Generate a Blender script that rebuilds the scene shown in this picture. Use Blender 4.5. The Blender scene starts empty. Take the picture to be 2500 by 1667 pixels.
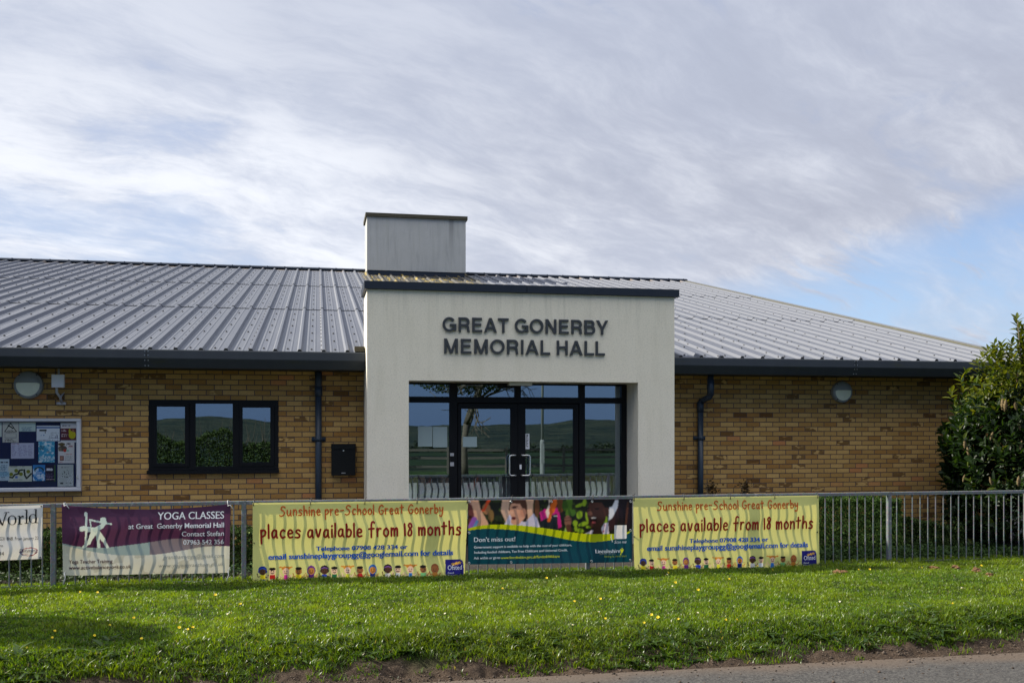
import bpy, math, random
import numpy as np
from mathutils import Vector, Matrix
rng = np.random.default_rng(7); random.seed(7)
S = bpy.context.scene
COL = S.collection
R = math.radians

# ---------------------------------------------------------------- camera
F, PSI, HOR, EYE = 2400.0, R(11.17), 1046.0, 1.70          # focal length in photo pixels, yaw, horizon row, eye height
cam = bpy.data.objects.new('camera', bpy.data.cameras.new('camera')); COL.objects.link(cam)
cam.location = (0, 0, EYE); cam.rotation_euler = (R(90), 0, -PSI)
cam.data.sensor_width = 36; cam.data.lens = F / 2500 * 36
cam.data.shift_y = (HOR - 833.5) / 2500
cam.data.clip_start = .1; cam.data.clip_end = 9000
S.camera = cam

# ---------------------------------------------------------------- sun + sky
SUN_AZ, SUN_EL = R(-64), R(34)
to_sun = Vector((math.sin(SUN_AZ) * math.cos(SUN_EL), math.cos(SUN_AZ) * math.cos(SUN_EL), math.sin(SUN_EL)))
sl = bpy.data.lights.new('sun', 'SUN'); sl.energy = 5.0; sl.angle = R(.55); sl.color = (1, .93, .8)
so = bpy.data.objects.new('sun', sl); COL.objects.link(so)
so.rotation_euler = (-to_sun).to_track_quat('-Z', 'Y').to_euler(); so.location = (-40, 20, 40)
S.view_settings.view_transform = 'Standard'; S.view_settings.look = 'None'
S.view_settings.exposure = .85; S.view_settings.gamma = 1

class NT:
    """short helper for node graphs"""
    def __init__(s, tree): s.t = tree; s.n = tree.nodes; s.l = tree.links
    def new(s, typ, **kw):
        n = s.n.new(typ)
        for k, v in kw.items(): setattr(n, k, v)
        return n
    def put(s, sock, v):
        if hasattr(v, 'is_output'): s.l.new(v, sock)
        elif v is not None:
            try: sock.default_value = v
            except Exception:
                sock.default_value = (*v, 1) if len(v) == 3 else v[:3]
    def m(s, op, a, b=None, c=None, clamp=False):
        n = s.new('ShaderNodeMath', operation=op, use_clamp=clamp)
        s.put(n.inputs[0], a)
        if b is not None: s.put(n.inputs[1], b)
        if c is not None: s.put(n.inputs[2], c)
        return n.outputs[0]
    def ss(s, x, lo, hi):
        n = s.new('ShaderNodeMapRange', interpolation_type='SMOOTHSTEP')
        s.put(n.inputs[0], x); s.put(n.inputs[1], lo); s.put(n.inputs[2], hi)
        return n.outputs[0]
    def mr(s, x, lo, hi, a, b):
        n = s.new('ShaderNodeMapRange')
        for i, v in enumerate((x, lo, hi, a, b)): s.put(n.inputs[i], v)
        return n.outputs[0]
    def mix(s, f, a, b, mode='MIX'):
        n = s.new('ShaderNodeMix', data_type='RGBA', blend_type=mode)
        s.put(n.inputs[0], f); s.put(n.inputs[6], a); s.put(n.inputs[7], b)
        return n.outputs[2]
    def noise(s, vec, scale, detail=4, rough=.55, dist=0, dim='3D'):
        n = s.new('ShaderNodeTexNoise', noise_dimensions=dim)
        if vec is not None: s.put(n.inputs['Vector'], vec)
        s.put(n.inputs['Scale'], scale); s.put(n.inputs['Detail'], detail)
        s.put(n.inputs['Roughness'], rough); s.put(n.inputs['Distortion'], dist)
        return n.outputs[0]
    def comb(s, x, y, z):
        n = s.new('ShaderNodeCombineXYZ')
        for i, v in enumerate((x, y, z)): s.put(n.inputs[i], v)
        return n.outputs[0]
    def sep(s, v):
        n = s.new('ShaderNodeSeparateXYZ'); s.put(n.inputs[0], v); return n.outputs
    def vmul(s, v, k):
        n = s.new('ShaderNodeVectorMath', operation='MULTIPLY'); s.put(n.inputs[0], v); s.put(n.inputs[1], k); return n.outputs[0]
    def pos(s): return s.new('ShaderNodeNewGeometry').outputs['Position']
    def bump(s, h, st=.3, d=.01):
        n = s.new('ShaderNodeBump'); s.put(n.inputs['Height'], h); n.inputs['Strength'].default_value = st; n.inputs['Distance'].default_value = d
        return n.outputs[0]

W = bpy.data.worlds.new('World'); S.world = W; W.use_nodes = True
W.node_tree.nodes.clear(); k = NT(W.node_tree)
sky = k.new('ShaderNodeTexSky', sky_type='NISHITA', sun_disc=False, sun_elevation=SUN_EL, sun_rotation=SUN_AZ,
            air_density=1.0, dust_density=.6, ozone_density=1.6)
dx, dy, dz = k.sep(k.new('ShaderNodeTexCoord').outputs['Generated'])
az = k.m('ARCTAN2', dx, dy)                                     # bearing from the hall's axis, radians
el = k.m('ARCSINE', dz)
ez = k.m('ADD', k.m('MAXIMUM', dz, 0.0), .30)
px_, py_ = k.m('DIVIDE', dx, ez), k.m('DIVIDE', dy, ez)
ang = R(24)                                                     # the cloud streets run across the view, left-near to right-far
qa = k.m('ADD', k.m('MULTIPLY', px_, math.cos(ang)), k.m('MULTIPLY', py_, math.sin(ang)))
qb = k.m('SUBTRACT', k.m('MULTIPLY', py_, math.cos(ang)), k.m('MULTIPLY', px_, math.sin(ang)))
wx = k.m('SUBTRACT', k.noise(k.comb(px_, py_, 3.1), 1.6, 4, .55), .5)
wy = k.m('SUBTRACT', k.noise(k.comb(px_, py_, 9.4), 1.6, 4, .55), .5)
wa, wb = k.m('ADD', qa, k.m('MULTIPLY', wx, .25)), k.m('ADD', qb, k.m('MULTIPLY', wy, .25))
wisp = k.noise(k.comb(k.m('MULTIPLY', wa, .75), k.m('MULTIPLY', wb, 1.25), 7.7), 1.9, 11, .62, 0)
fine = k.noise(k.comb(k.m('MULTIPLY', wa, .8), k.m('MULTIPLY', wb, 1.9), 1.3), 4.6, 9, .66, 0)
big = k.noise(k.comb(k.m('MULTIPLY', qa, .8), qb, 11.2), .9, 4, .5, 0)
# where the sheet thins to blue: low in the sky on the right, and away behind the camera
edge = k.m('ADD', k.m('MULTIPLY', k.m('SUBTRACT', az, R(10)), .26), .095)        # elevation of the sheet's lower edge
below = k.m('SUBTRACT', edge, el)
open_ = k.ss(k.m('ADD', below, k.m('MULTIPLY', k.m('SUBTRACT', wisp, .5), .16)), -.02, .05)
open_ = k.m('MULTIPLY', open_, k.ss(az, R(10), R(24)))
behind = k.ss(dy, .2, -.2)
cov = k.m('ADD', k.mr(wisp, .34, .56, .5, 1.0), k.m('MULTIPLY', k.m('SUBTRACT', fine, .5), .75))
cov = k.m('ADD', cov, k.mr(big, .35, .6, -.12, .22))
cov = k.m('ADD', cov, k.m('MULTIPLY', k.ss(k.m('ADD', az, el), .05, .5), .28))
cov = k.m('SUBTRACT', cov, k.m('MULTIPLY', open_, 1.05))
fil = k.noise(k.comb(k.m('MULTIPLY', wa, .9), k.m('MULTIPLY', wb, 4.2), 5.3), 3.0, 8, .6, 0)
cov = k.m('ADD', cov, k.m('MULTIPLY', k.m('MULTIPLY', open_, k.ss(fil, .52, .70)), .75))
cov = k.m('SUBTRACT', cov, k.m('MULTIPLY', k.m('MULTIPLY', behind, k.ss(el, R(30), R(18))), 1.4), clamp=True)
front = k.m('MULTIPLY', behind, k.ss(el, R(28), R(44)))  # unseen bright cloud, added high behind the camera to fill the shaded facade
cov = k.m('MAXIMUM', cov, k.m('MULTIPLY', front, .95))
rightness = k.m('ADD', k.m('MULTIPLY', az, .95), k.m('MULTIPLY', k.m('SUBTRACT', el, .2), .9))
grey = k.m('MULTIPLY', k.ss(k.m('ADD', rightness, k.m('MULTIPLY', k.m('SUBTRACT', big, .5), 1.3)), .0, .55), k.mr(fine, .3, .7, 1.0, .5))
bright = k.ss(k.m('ADD', k.m('MULTIPLY', fine, .55), k.m('MULTIPLY', wisp, .55)), .44, .68)
ccol = k.mix(bright, (3.45, 3.75, 4.5, 1), (5.3, 5.48, 5.9, 1))
ccol = k.mix(grey, ccol, (2.65, 2.82, 3.4, 1))
ccol = k.mix(k.m('MULTIPLY', k.ss(k.m('ADD', el, k.m('MULTIPLY', k.m('SUBTRACT', big, .5), .25)), R(11), R(25)), .55), ccol, (2.65, 2.95, 3.75, 1))
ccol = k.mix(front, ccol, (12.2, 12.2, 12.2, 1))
blue = k.mix(k.ss(el, R(1), R(20)), (2.55, 3.7, 5.5, 1), (1.25, 2.0, 4.0, 1))
blue = k.mix(behind, blue, k.mix(k.ss(el, R(0), R(20)), (1.25, 1.95, 3.3, 1), (.6, 1.15, 2.7, 1)))
base = k.mix(k.mr(behind, 0, 1, .7, .9), sky.outputs[0], blue)
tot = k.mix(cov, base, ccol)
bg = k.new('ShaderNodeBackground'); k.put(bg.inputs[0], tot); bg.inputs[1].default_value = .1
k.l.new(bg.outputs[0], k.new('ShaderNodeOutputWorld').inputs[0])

# ---------------------------------------------------------------- geometry helpers
cP, sP = math.cos(PSI), math.sin(PSI)
def at(px, py, Y):
    """the point on the plane y = Y that the photo shows at pixel (px, py) -> (X, Y, Z)"""
    u, w = (px - 1250) / F, (HOR - py) / F
    t = Y / (cP - u * sP)
    return Vector((t * (sP + u * cP), Y, EYE + w * t))
def X_(px, Y): return at(px, HOR, Y).x
def Z_(px, py, Y): return at(px, py, Y).z
def lin(c):
    c = np.asarray(c, float) / 255
    return np.where(c <= .04045, c / 12.92, ((c + .055) / 1.055) ** 2.4)
def srgb(r, g, b): return tuple(float(v) for v in lin((r, g, b)))

class MB:
    def __init__(s): s.v = []; s.f = []; s.mi = []
    def add(s, vs, fs, mi=0):
        o = len(s.v); s.v += [tuple(v) for v in vs]; s.f += [tuple(i + o for i in f) for f in fs]; s.mi += [mi] * len(fs); return s
    def box(s, x0, x1, y0, y1, z0, z1, mi=0):
        v = [(x, y, z) for z in (z0, z1) for y in (y0, y1) for x in (x0, x1)]
        return s.add(v, [(0, 2, 3, 1), (4, 5, 7, 6), (0, 1, 5, 4), (2, 6, 7, 3), (0, 4, 6, 2), (1, 3, 7, 5)], mi)
    def cbox(s, x0, x1, y0, y1, z0, z1, b=.006, mi=0):
        """box with chamfered long edges seen from the front"""
        prof = [(x0 + b, y0), (x1 - b, y0), (x1, y0 + b), (x1, y1), (x0, y1), (x0, y0 + b)]
        n = len(prof)
        v = [(x, y, z0) for x, y in prof] + [(x, y, z1) for x, y in prof]
        return s.add(v, [tuple(range(n))[::-1], tuple(range(n, 2 * n))] + [(i, (i + 1) % n, n + (i + 1) % n, n + i) for i in range(n)], mi)
    def tube(s, pts, r, n=10, mi=0, cap=True):
        pts = [Vector(p) for p in pts]; rr = r if isinstance(r, (list, tuple)) else [r] * len(pts)
        o = len(s.v); ref = None
        for i, p in enumerate(pts):
            d = (pts[min(i + 1, len(pts) - 1)] - pts[max(i - 1, 0)]).normalized()
            if ref is None: ref = d.orthogonal().normalized()
            a = (ref - d * ref.dot(d)).normalized(); ref = a; b = d.cross(a)
            for j in range(n):
                t = 2 * math.pi * j / n; s.v.append(tuple(p + (a * math.cos(t) + b * math.sin(t)) * rr[i]))
        for i in range(len(pts) - 1):
            for j in range(n):
                j2 = (j + 1) % n
                s.f.append((o + i * n + j, o + i * n + j2, o + (i + 1) * n + j2, o + (i + 1) * n + j)); s.mi.append(mi)
        if cap:
            s.f.append(tuple(o + j for j in range(n))[::-1]); s.mi.append(mi)
            s.f.append(tuple(o + (len(pts) - 1) * n + j for j in range(n))); s.mi.append(mi)
        return s
    def extrude_x(s, prof, x0, x1, mi=0, cap=True):
        n = len(prof)
        v = [(x0, y, z) for y, z in prof] + [(x1, y, z) for y, z in prof]
        fs = [(i, i + 1, n + i + 1, n + i) for i in range(n - 1)] + [(n - 1, 0, n, 2 * n - 1)]
        if cap: fs += [tuple(range(n))[::-1], tuple(range(n, 2 * n))]
        return s.add(v, fs, mi)
    def disc_dome(s, c, r, depth, seg=32, rings=6, y_front=True, mi=0, top=None):
        """shallow dome bulging toward -y"""
        o = len(s.v); s.v.append((c[0], c[1] - depth, c[2]))
        for i in range(1, rings + 1):
            a = i / rings * math.pi / 2
            for j in range(seg):
                t = 2 * math.pi * j / seg
                s.v.append((c[0] + r * math.sin(a) * math.cos(t), c[1] - depth * math.cos(a), c[2] + r * math.sin(a) * math.sin(t)))
        for j in range(seg): s.f.append((o, o + 1 + j, o + 1 + (j + 1) % seg)); s.mi.append(mi)
        for i in range(rings - 1):
            for j in range(seg):
                a = o + 1 + i * seg; b = a + seg
                s.f.append((a + j, b + j, b + (j + 1) % seg, a + (j + 1) % seg)); s.mi.append(mi)
        return s
    def build(s, name, mat, parent=None, smooth=False):
        me = bpy.data.meshes.new(name); me.from_pydata(s.v, [], s.f)
        for m in (mat if isinstance(mat, (list, tuple)) else [mat]): me.materials.append(m)
        me.polygons.foreach_set('material_index', s.mi)
        me.validate(); me.update()
        bm_fix(me)
        if smooth: me.polygons.foreach_set('use_smooth', [True] * len(me.polygons))
        o = bpy.data.objects.new(name, me); COL.objects.link(o)
        if parent: attach(o, parent)
        return o
import bmesh
def bm_fix(me):
    b = bmesh.new(); b.from_mesh(me); bmesh.ops.recalc_face_normals(b, faces=b.faces); b.to_mesh(me); b.free()
def attach(o, p):
    o.parent = p; o.matrix_parent_inverse = Matrix.Translation(p_world(p)).inverted()
def p_world(p):
    return Vector(p.location)                                     # meshes keep world coordinates (location 0); empties are top-level
def np_mesh(name, verts, quads, mat, parent=None, col=None, tris=None, smooth=False):
    """fast mesh from numpy arrays; col: per-vertex RGB (linear)"""
    me = bpy.data.meshes.new(name)
    nq = 0 if quads is None else len(quads); nt = 0 if tris is None else len(tris)
    loops = np.concatenate([a.reshape(-1) for a in (quads, tris) if a is not None and len(a)]).astype(np.int32)
    tot = np.concatenate([np.full(nq, 4), np.full(nt, 3)]).astype(np.int32)
    st = np.concatenate([[0], np.cumsum(tot)[:-1]]).astype(np.int32)
    me.vertices.add(len(verts)); me.vertices.foreach_set('co', np.ascontiguousarray(verts, np.float32).reshape(-1))
    me.loops.add(len(loops)); me.loops.foreach_set('vertex_index', loops)
    me.polygons.add(nq + nt); me.polygons.foreach_set('loop_start', st)
    try: me.polygons.foreach_set('loop_total', tot)
    except Exception: pass
    if smooth: me.polygons.foreach_set('use_smooth', np.ones(nq + nt, bool))
    me.update(calc_edges=True)
    if col is not None:
        a = me.color_attributes.new('Col', 'FLOAT_COLOR', 'POINT')
        a.data.foreach_set('color', np.c_[col, np.ones(len(col))].astype(np.float32).reshape(-1))
    me.materials.append(mat)
    o = bpy.data.objects.new(name, me); COL.objects.link(o)
    if parent: attach(o, parent)
    return o
def thing(name, loc, label, cat, group=None):
    o = bpy.data.objects.new(name, None); COL.objects.link(o); o.location = loc; o.empty_display_size = .2
    return tag(o, label, cat, group)
def tag(o, label=None, cat=None, group=None, kind=None):
    if label: o['label'] = label
    if cat: o['category'] = cat
    if group: o['group'] = group
    if kind: o['kind'] = kind
    return o
def copy_tree(o, loc, label=None, group=None):
    c = o.copy(); COL.objects.link(c); c.location = loc
    if label: c['label'] = label
    if group: c['group'] = group
    for ch in o.children:
        d = ch.copy(); COL.objects.link(d); d.parent = c; d.matrix_parent_inverse = ch.matrix_parent_inverse.copy()
        for g in ch.children:
            e = g.copy(); COL.objects.link(e); e.parent = d; e.matrix_parent_inverse = g.matrix_parent_inverse.copy()
    return c
def vnoise(x, y, seed=0):
    """smooth value noise on numpy arrays"""
    def h(i, j):
        n = (i * 374761393 + j * 668265263 + seed * 1442695041) & 0xffffffff
        n = ((n ^ (n >> 13)) * 1274126177) & 0xffffffff
        return ((n ^ (n >> 16)) & 0xffff) / 65535.0
    x = np.asarray(x, float); y = np.asarray(y, float)
    i = np.floor(x).astype(np.int64); j = np.floor(y).astype(np.int64); fx = x - i; fy = y - j
    fx = fx * fx * (3 - 2 * fx); fy = fy * fy * (3 - 2 * fy)
    return (h(i, j) * (1 - fx) + h(i + 1, j) * fx) * (1 - fy) + (h(i, j + 1) * (1 - fx) + h(i + 1, j + 1) * fx) * fy
def fbm(x, y, seed=0, o=4):
    r = 0; a = .5
    for q in range(o): r = r + a * vnoise(x * 2 ** q, y * 2 ** q, seed + q); a *= .5
    return r

# ---------------------------------------------------------------- materials
def mat(name):
    m = bpy.data.materials.new(name); m.use_nodes = True; m.node_tree.nodes.clear()
    t = NT(m.node_tree); out = t.new('ShaderNodeOutputMaterial')
    return m, t, out
def principled(t, out, col, rough=.6, metal=0, normal=None, spec=.5, coat=0):
    p = t.new('ShaderNodeBsdfPrincipled')
    t.put(p.inputs['Base Color'], col if hasattr(col, 'is_output') else (*col[:3], 1)); t.put(p.inputs['Roughness'], rough)
    p.inputs['Metallic'].default_value = metal; p.inputs['Specular IOR Level'].default_value = spec; p.inputs['Coat Weight'].default_value = coat
    if normal is not None: t.l.new(normal, p.inputs['Normal'])
    t.l.new(p.outputs[0], out.inputs[0]); return p
def simple(name, col, rough=.6, metal=0, var=.12, scale=9, spec=.5, bump=0, bscale=200, coat=0):
    m, t, out = mat(name)
    n = t.noise(t.pos(), scale, 5, .6)
    a = [c * (1 - var) for c in col]; b = [min(1, c * (1 + var)) for c in col]
    c = t.mix(n, (*a, 1), (*b, 1))
    nr = t.bump(t.noise(t.pos(), bscale, 3), bump, .004) if bump else None
    r = t.mr(n, .3, .7, max(0, rough - .08), min(1, rough + .08))
    principled(t, out, c, r, metal, nr, spec, coat); return m

def brick_mat():
    m, t, out = mat('buff_brick')
    x, y, z = t.sep(t.pos())
    row = t.m('FLOOR', t.m('DIVIDE', z, .0752))
    h = t.m('ADD', t.m('DIVIDE', t.m('ADD', x, t.m('MULTIPLY', y, 1.0)), .225), t.m('MULTIPLY', t.m('MODULO', t.m('ABSOLUTE', row), 2), .5))
    h = t.m('ADD', h, 40.0)
    colm = t.m('FLOOR', h); fx = t.m('FRACT', h); fz = t.m('FRACT', t.m('DIVIDE', z, .0752))
    jn = t.m('MULTIPLY', t.m('SUBTRACT', t.noise(t.pos(), 60, 3), .5), .028)
    # joint mask with slightly ragged arrises
    ex = t.m('MULTIPLY', t.m('MINIMUM', fx, t.m('SUBTRACT', 1, fx)), .225)
    ezz = t.m('MULTIPLY', t.m('MINIMUM', fz, t.m('SUBTRACT', 1, fz)), .0752)
    e = t.m('ADD', t.m('MINIMUM', ex, ezz), t.m('MULTIPLY', jn, .08))
    face = t.ss(e, .0048, .0074)
    wn = t.new('ShaderNodeTexWhiteNoise', noise_dimensions='2D'); t.put(wn.inputs['Vector'], t.comb(colm, row, 0)); r1 = wn.outputs[0]
    wn2 = t.new('ShaderNodeTexWhiteNoise', noise_dimensions='2D'); t.put(wn2.inputs['Vector'], t.comb(t.m('ADD', colm, 71.3), t.m('ADD', row, 13.7), 0)); r2 = wn2.outputs[0]
    body = t.mix(r1, (.35, .237, .09, 1), (.525, .40, .19, 1))
    body = t.mix(t.ss(r2, .80, .9), body, (.32, .195, .07, 1))            # browner buffs
    pink = t.m('MULTIPLY', t.ss(r2, .0, .03), t.m('SUBTRACT', 1, t.ss(r2, .03, .035)))
    body = t.mix(t.m('MULTIPLY', pink, .8), body, (.47, .215, .115, 1))
    blot = t.noise(t.comb(t.m('MULTIPLY', x, 1), t.m('ADD', y, t.m('MULTIPLY', r1, 9)), t.m('MULTIPLY', z, 2.2)), 9, 2, .5)
    burn = t.m('MULTIPLY', t.ss(r1, .925, .935), t.ss(t.m('ADD', blot, t.m('MULTIPLY', r2, .16)), .47, .58))
    body = t.mix(t.m('MULTIPLY', burn, .85), body, (.09, .045, .016, 1))
    g = t.noise(t.pos(), 140, 4, .7)
    body = t.mix(.55, body, t.mix(t.ss(g, .3, .7), (.27, .17, .06, 1), (.72, .52, .24, 1)), 'OVERLAY')
    large = t.noise(t.pos(), .8, 3)
    body = t.mix(t.mr(large, .3, .7, 0, .22), body, (.30, .185, .06, 1))
    mort = t.mix(t.noise(t.pos(), 35, 4), (.06, .044, .040, 1), (.115, .085, .075, 1))
    c = t.mix(face, mort, body)
    hgt = t.m('ADD', t.m('MULTIPLY', face, 1.0), t.m('MULTIPLY', g, .45))
    principled(t, out, c, .88, 0, t.bump(hgt, .7, .006), .25); return m
CAPB_Z = 3.6                                                     # underside of the porch coping
def render_mat(name, a, b, stain, streak=.0):
    m, t, out = mat(name)
    p = t.pos(); x, y, z = t.sep(p)
    n = t.noise(p, 3.2, 5, .6); gr = t.noise(p, 150, 4, .8)
    c = t.mix(n, (*a, 1), (*b, 1))
    st = t.noise(t.comb(t.m('MULTIPLY', x, 7), t.m('MULTIPLY', y, 7), t.m('MULTIPLY', z, .7)), 1.0, 6, .68)
    c = t.mix(t.m('MULTIPLY', t.ss(st, .47, .72), stain[3]), c, (*stain[:3], 1))
    if streak:
        st2 = t.noise(t.comb(t.m('MULTIPLY', x, 26), y, t.m('MULTIPLY', z, 1.1)), 1.0, 3, .6)
        c = t.mix(t.m('MULTIPLY', t.ss(st2, .6, .78), streak), c, (.16, .16, .17, 1))
        # one wide damp run below the cap
        run = t.m('MULTIPLY', t.m('SUBTRACT', 1, t.ss(t.m('ABSOLUTE', t.m('SUBTRACT', x, 3.87)), .03, .1)), t.ss(z, 6.5, 8.2))
        c = t.mix(t.m('MULTIPLY', run, .6), c, (.1, .1, .11, 1))
    g2 = t.noise(p, 48, 5, .8)
    c = t.mix(t.m('MULTIPLY', t.ss(g2, .5, .68), .42), c, (.33, .32, .265, 1))
    drip = t.noise(t.comb(t.m('MULTIPLY', x, 15), y, t.m('MULTIPLY', z, .45)), 1.0, 5, .7)
    c = t.mix(t.m('MULTIPLY', t.m('MULTIPLY', t.ss(drip, .5, .68), t.ss(z, CAPB_Z - .75, CAPB_Z)), .22), c, (.3, .295, .23, 1))
    c = t.mix(t.m('MULTIPLY', t.ss(gr, .46, .72), .38), c, (.30, .29, .24, 1))
    principled(t, out, c, .92, 0, t.bump(gr, .55, .006), .2); return m
def roof_mat():
    m, t, out = mat('profiled_steel_roof')
    p = t.pos(); x, y, z = t.sep(p)
    n = t.noise(t.comb(t.m('MULTIPLY', x, 6), t.m('MULTIPLY', y, .5), 0), 1.0, 6, .65)
    c = t.mix(n, (.078, .088, .116, 1), (.120, .132, .160, 1))
    sh = t.new('ShaderNodeTexWhiteNoise', noise_dimensions='1D'); t.put(sh.inputs['W'], t.m('FLOOR', x)); 
    c = t.mix(t.m('MULTIPLY', sh.outputs[0], .18), c, (.12, .12, .15, 1))
    d = t.noise(p, 22, 4, .7)
    c = t.mix(t.m('MULTIPLY', t.ss(d, .52, .75), .3), c, (.09, .085, .075, 1))
    # lichen and dirt washing down from the chimney stack
    band = t.m('MULTIPLY', t.m('MULTIPLY', t.ss(x, 1.15, 1.4), t.m('SUBTRACT', 1, t.ss(x, 4.3, 4.75))), t.ss(y, 24.4, 25.6))
    c = t.mix(t.m('MULTIPLY', band, .86), c, (.045, .041, .032, 1))
    li = t.m('MULTIPLY', band, t.ss(t.noise(t.comb(t.m('MULTIPLY', x, 9), t.m('MULTIPLY', y, 1.2), 0), 1.0, 4), .5, .66))
    c = t.mix(t.m('MULTIPLY', li, .85), c, (.32, .23, .03, 1))
    rust = t.m('MULTIPLY', t.ss(y, 29.4, 29.9), t.ss(t.noise(t.comb(t.m('MULTIPLY', x, 2.3), 0, 0), 1.0, 4), .42, .62))
    c = t.mix(t.m('MULTIPLY', rust, .5), c, (.2, .13, .06, 1))
    principled(t, out, c, t.mr(n, .3, .7, .5, .68), .08, None, .4); return m
def vcol_mat(name, trans=.35, rough=.45, spec=.4, white_back=False):
    m, t, out = mat(name)
    a = t.new('ShaderNodeVertexColor', layer_name='Col').outputs[0]
    pc = a
    if white_back: pc = t.mix(t.new('ShaderNodeNewGeometry').outputs['Backfacing'], a, (.74, .75, .77, 1))
    p = t.new('ShaderNodeBsdfPrincipled'); t.put(p.inputs['Base Color'], pc); p.inputs['Roughness'].default_value = rough; p.inputs['Specular IOR Level'].default_value = spec
    if trans:
        tr = t.new('ShaderNodeBsdfTranslucent'); t.put(tr.inputs[0], t.mix(1.0, a, (1.12, 1.0, .78, 1), 'MULTIPLY'))
        mx = t.new('ShaderNodeMixShader'); mx.inputs[0].default_value = trans
        t.l.new(p.outputs[0], mx.inputs[1]); t.l.new(tr.outputs[0], mx.inputs[2]); t.l.new(mx.outputs[0], out.inputs[0])
    else: t.l.new(p.outputs[0], out.inputs[0])
    return m
def cloth_print(name, col, trans=.2):
    m, t, out = mat(name)
    n = t.noise(t.pos(), 14, 3)
    c = t.mix(n, (*[v * .93 for v in col], 1), (*[min(1, v * 1.05) for v in col], 1))
    p = t.new('ShaderNodeBsdfPrincipled'); t.put(p.inputs['Base Color'], c); p.inputs['Roughness'].default_value = .5
    tr = t.new('ShaderNodeBsdfTranslucent'); t.put(tr.inputs[0], c)
    mx = t.new('ShaderNodeMixShader'); mx.inputs[0].default_value = trans
    t.l.new(p.outputs[0], mx.inputs[1]); t.l.new(tr.outputs[0], mx.inputs[2]); t.l.new(mx.outputs[0], out.inputs[0]); return m
def leaf_mat(name, rough=.35, trans=.35, spec=.5):
    m, t, out = mat(name)
    a = t.new('ShaderNodeVertexColor', layer_name='Col').outputs[0]
    p = t.new('ShaderNodeBsdfPrincipled'); t.put(p.inputs['Base Color'], a); p.inputs['Roughness'].default_value = rough; p.inputs['Specular IOR Level'].default_value = spec
    tr = t.new('ShaderNodeBsdfTranslucent'); t.put(tr.inputs[0], t.mix(1.0, a, (1.25, 1.15, .35, 1), 'MULTIPLY'))
    mx = t.new('ShaderNodeMixShader'); mx.inputs[0].default_value = trans
    t.l.new(p.outputs[0], mx.inputs[1]); t.l.new(tr.outputs[0], mx.inputs[2]); t.l.new(mx.outputs[0], out.inputs[0]); return m
def glass_mat(name, tint=(.32, .36, .38), ior=3.3):
    m, t, out = mat(name)
    fr = t.new('ShaderNodeFresnel'); fr.inputs[0].default_value = ior
    tr = t.new('ShaderNodeBsdfTransparent'); tr.inputs[0].default_value = (*tint, 1)
    gl = t.new('ShaderNodeBsdfGlossy'); gl.inputs[0].default_value = (.66, .83, 1, 1); gl.inputs['Roughness'].default_value = 0
    # float glass is never dead flat: the faintest roll in the reflection
    t.l.new(t.bump(t.noise(t.pos(), .9, 2), .02, .02), gl.inputs['Normal'])
    mx = t.new('ShaderNodeMixShader'); t.l.new(fr.outputs[0], mx.inputs[0]); t.l.new(tr.outputs[0], mx.inputs[1]); t.l.new(gl.outputs[0], mx.inputs[2])
    t.l.new(mx.outputs[0], out.inputs[0]); return m
def galv_mat():
    m, t, out = mat('galvanised_steel')
    v = t.new('ShaderNodeTexVoronoi'); t.put(v.inputs['Vector'], t.pos()); v.inputs['Scale'].default_value = 70
    n = t.noise(t.pos(), 6, 5, .65)
    c = t.mix(n, (.085, .095, .105, 1), (.175, .185, .19, 1))
    c = t.mix(.25, c, v.outputs['Color'], 'OVERLAY')
    c = t.mix(t.m('MULTIPLY', t.ss(t.noise(t.pos(), 18, 4), .58, .75), .35), c, (.5, .5, .48, 1))
    principled(t, out, c, .55, .08, None, .35); return m
def gutter_mat():
    m, t, out = mat('anthracite_fascia')
    p = t.pos(); x, y, z = t.sep(p)
    n = t.noise(t.comb(t.m('MULTIPLY', x, 5), y, t.m('MULTIPLY', z, 1.2)), 1, 6, .7)
    c = t.mix(n, (.018, .023, .030, 1), (.034, .041, .049, 1))
    al = t.m('MULTIPLY', t.ss(t.noise(t.comb(t.m('MULTIPLY', x, 1.6), 0, t.m('MULTIPLY', z, 6)), 1, 5, .7), .54, .72), .55)
    c = t.mix(al, c, (.035, .038, .017, 1))
    principled(t, out, c, .45, 0, None, .3); return m
def soil_mat():
    m, t, out = mat('verge_soil')
    p = t.pos(); x, y, z = t.sep(p)
    n = t.noise(p, 3, 6, .65); g = t.noise(p, 55, 5, .75)
    soil = t.mix(n, (.028, .019, .013, 1), (.07, .048, .033, 1))
    soil = t.mix(t.ss(g, .45, .75), soil, (.125, .092, .066, 1))
    green = t.mix(g, (.010, .016, .004, 1), (.03, .042, .008, 1))
    gr = t.m('MULTIPLY', t.ss(t.m('ADD', y, t.m('MULTIPLY', t.m('SUBTRACT', t.noise(p, 2.2, 4), .5), .5)), 7.65, 7.95), t.m('SUBTRACT', 1, t.ss(y, 11.2, 11.4)))
    soil = t.mix(t.ss(y, 11.2, 11.42), soil, t.mix(n, (.014, .012, .009, 1), (.034, .03, .02, 1)))  # darker behind the railing: shade put into the soil colour
    principled(t, out, t.mix(gr, soil, green), .95, 0, t.bump(t.m('ADD', g, n), .9, .03), .15); return m
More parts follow.
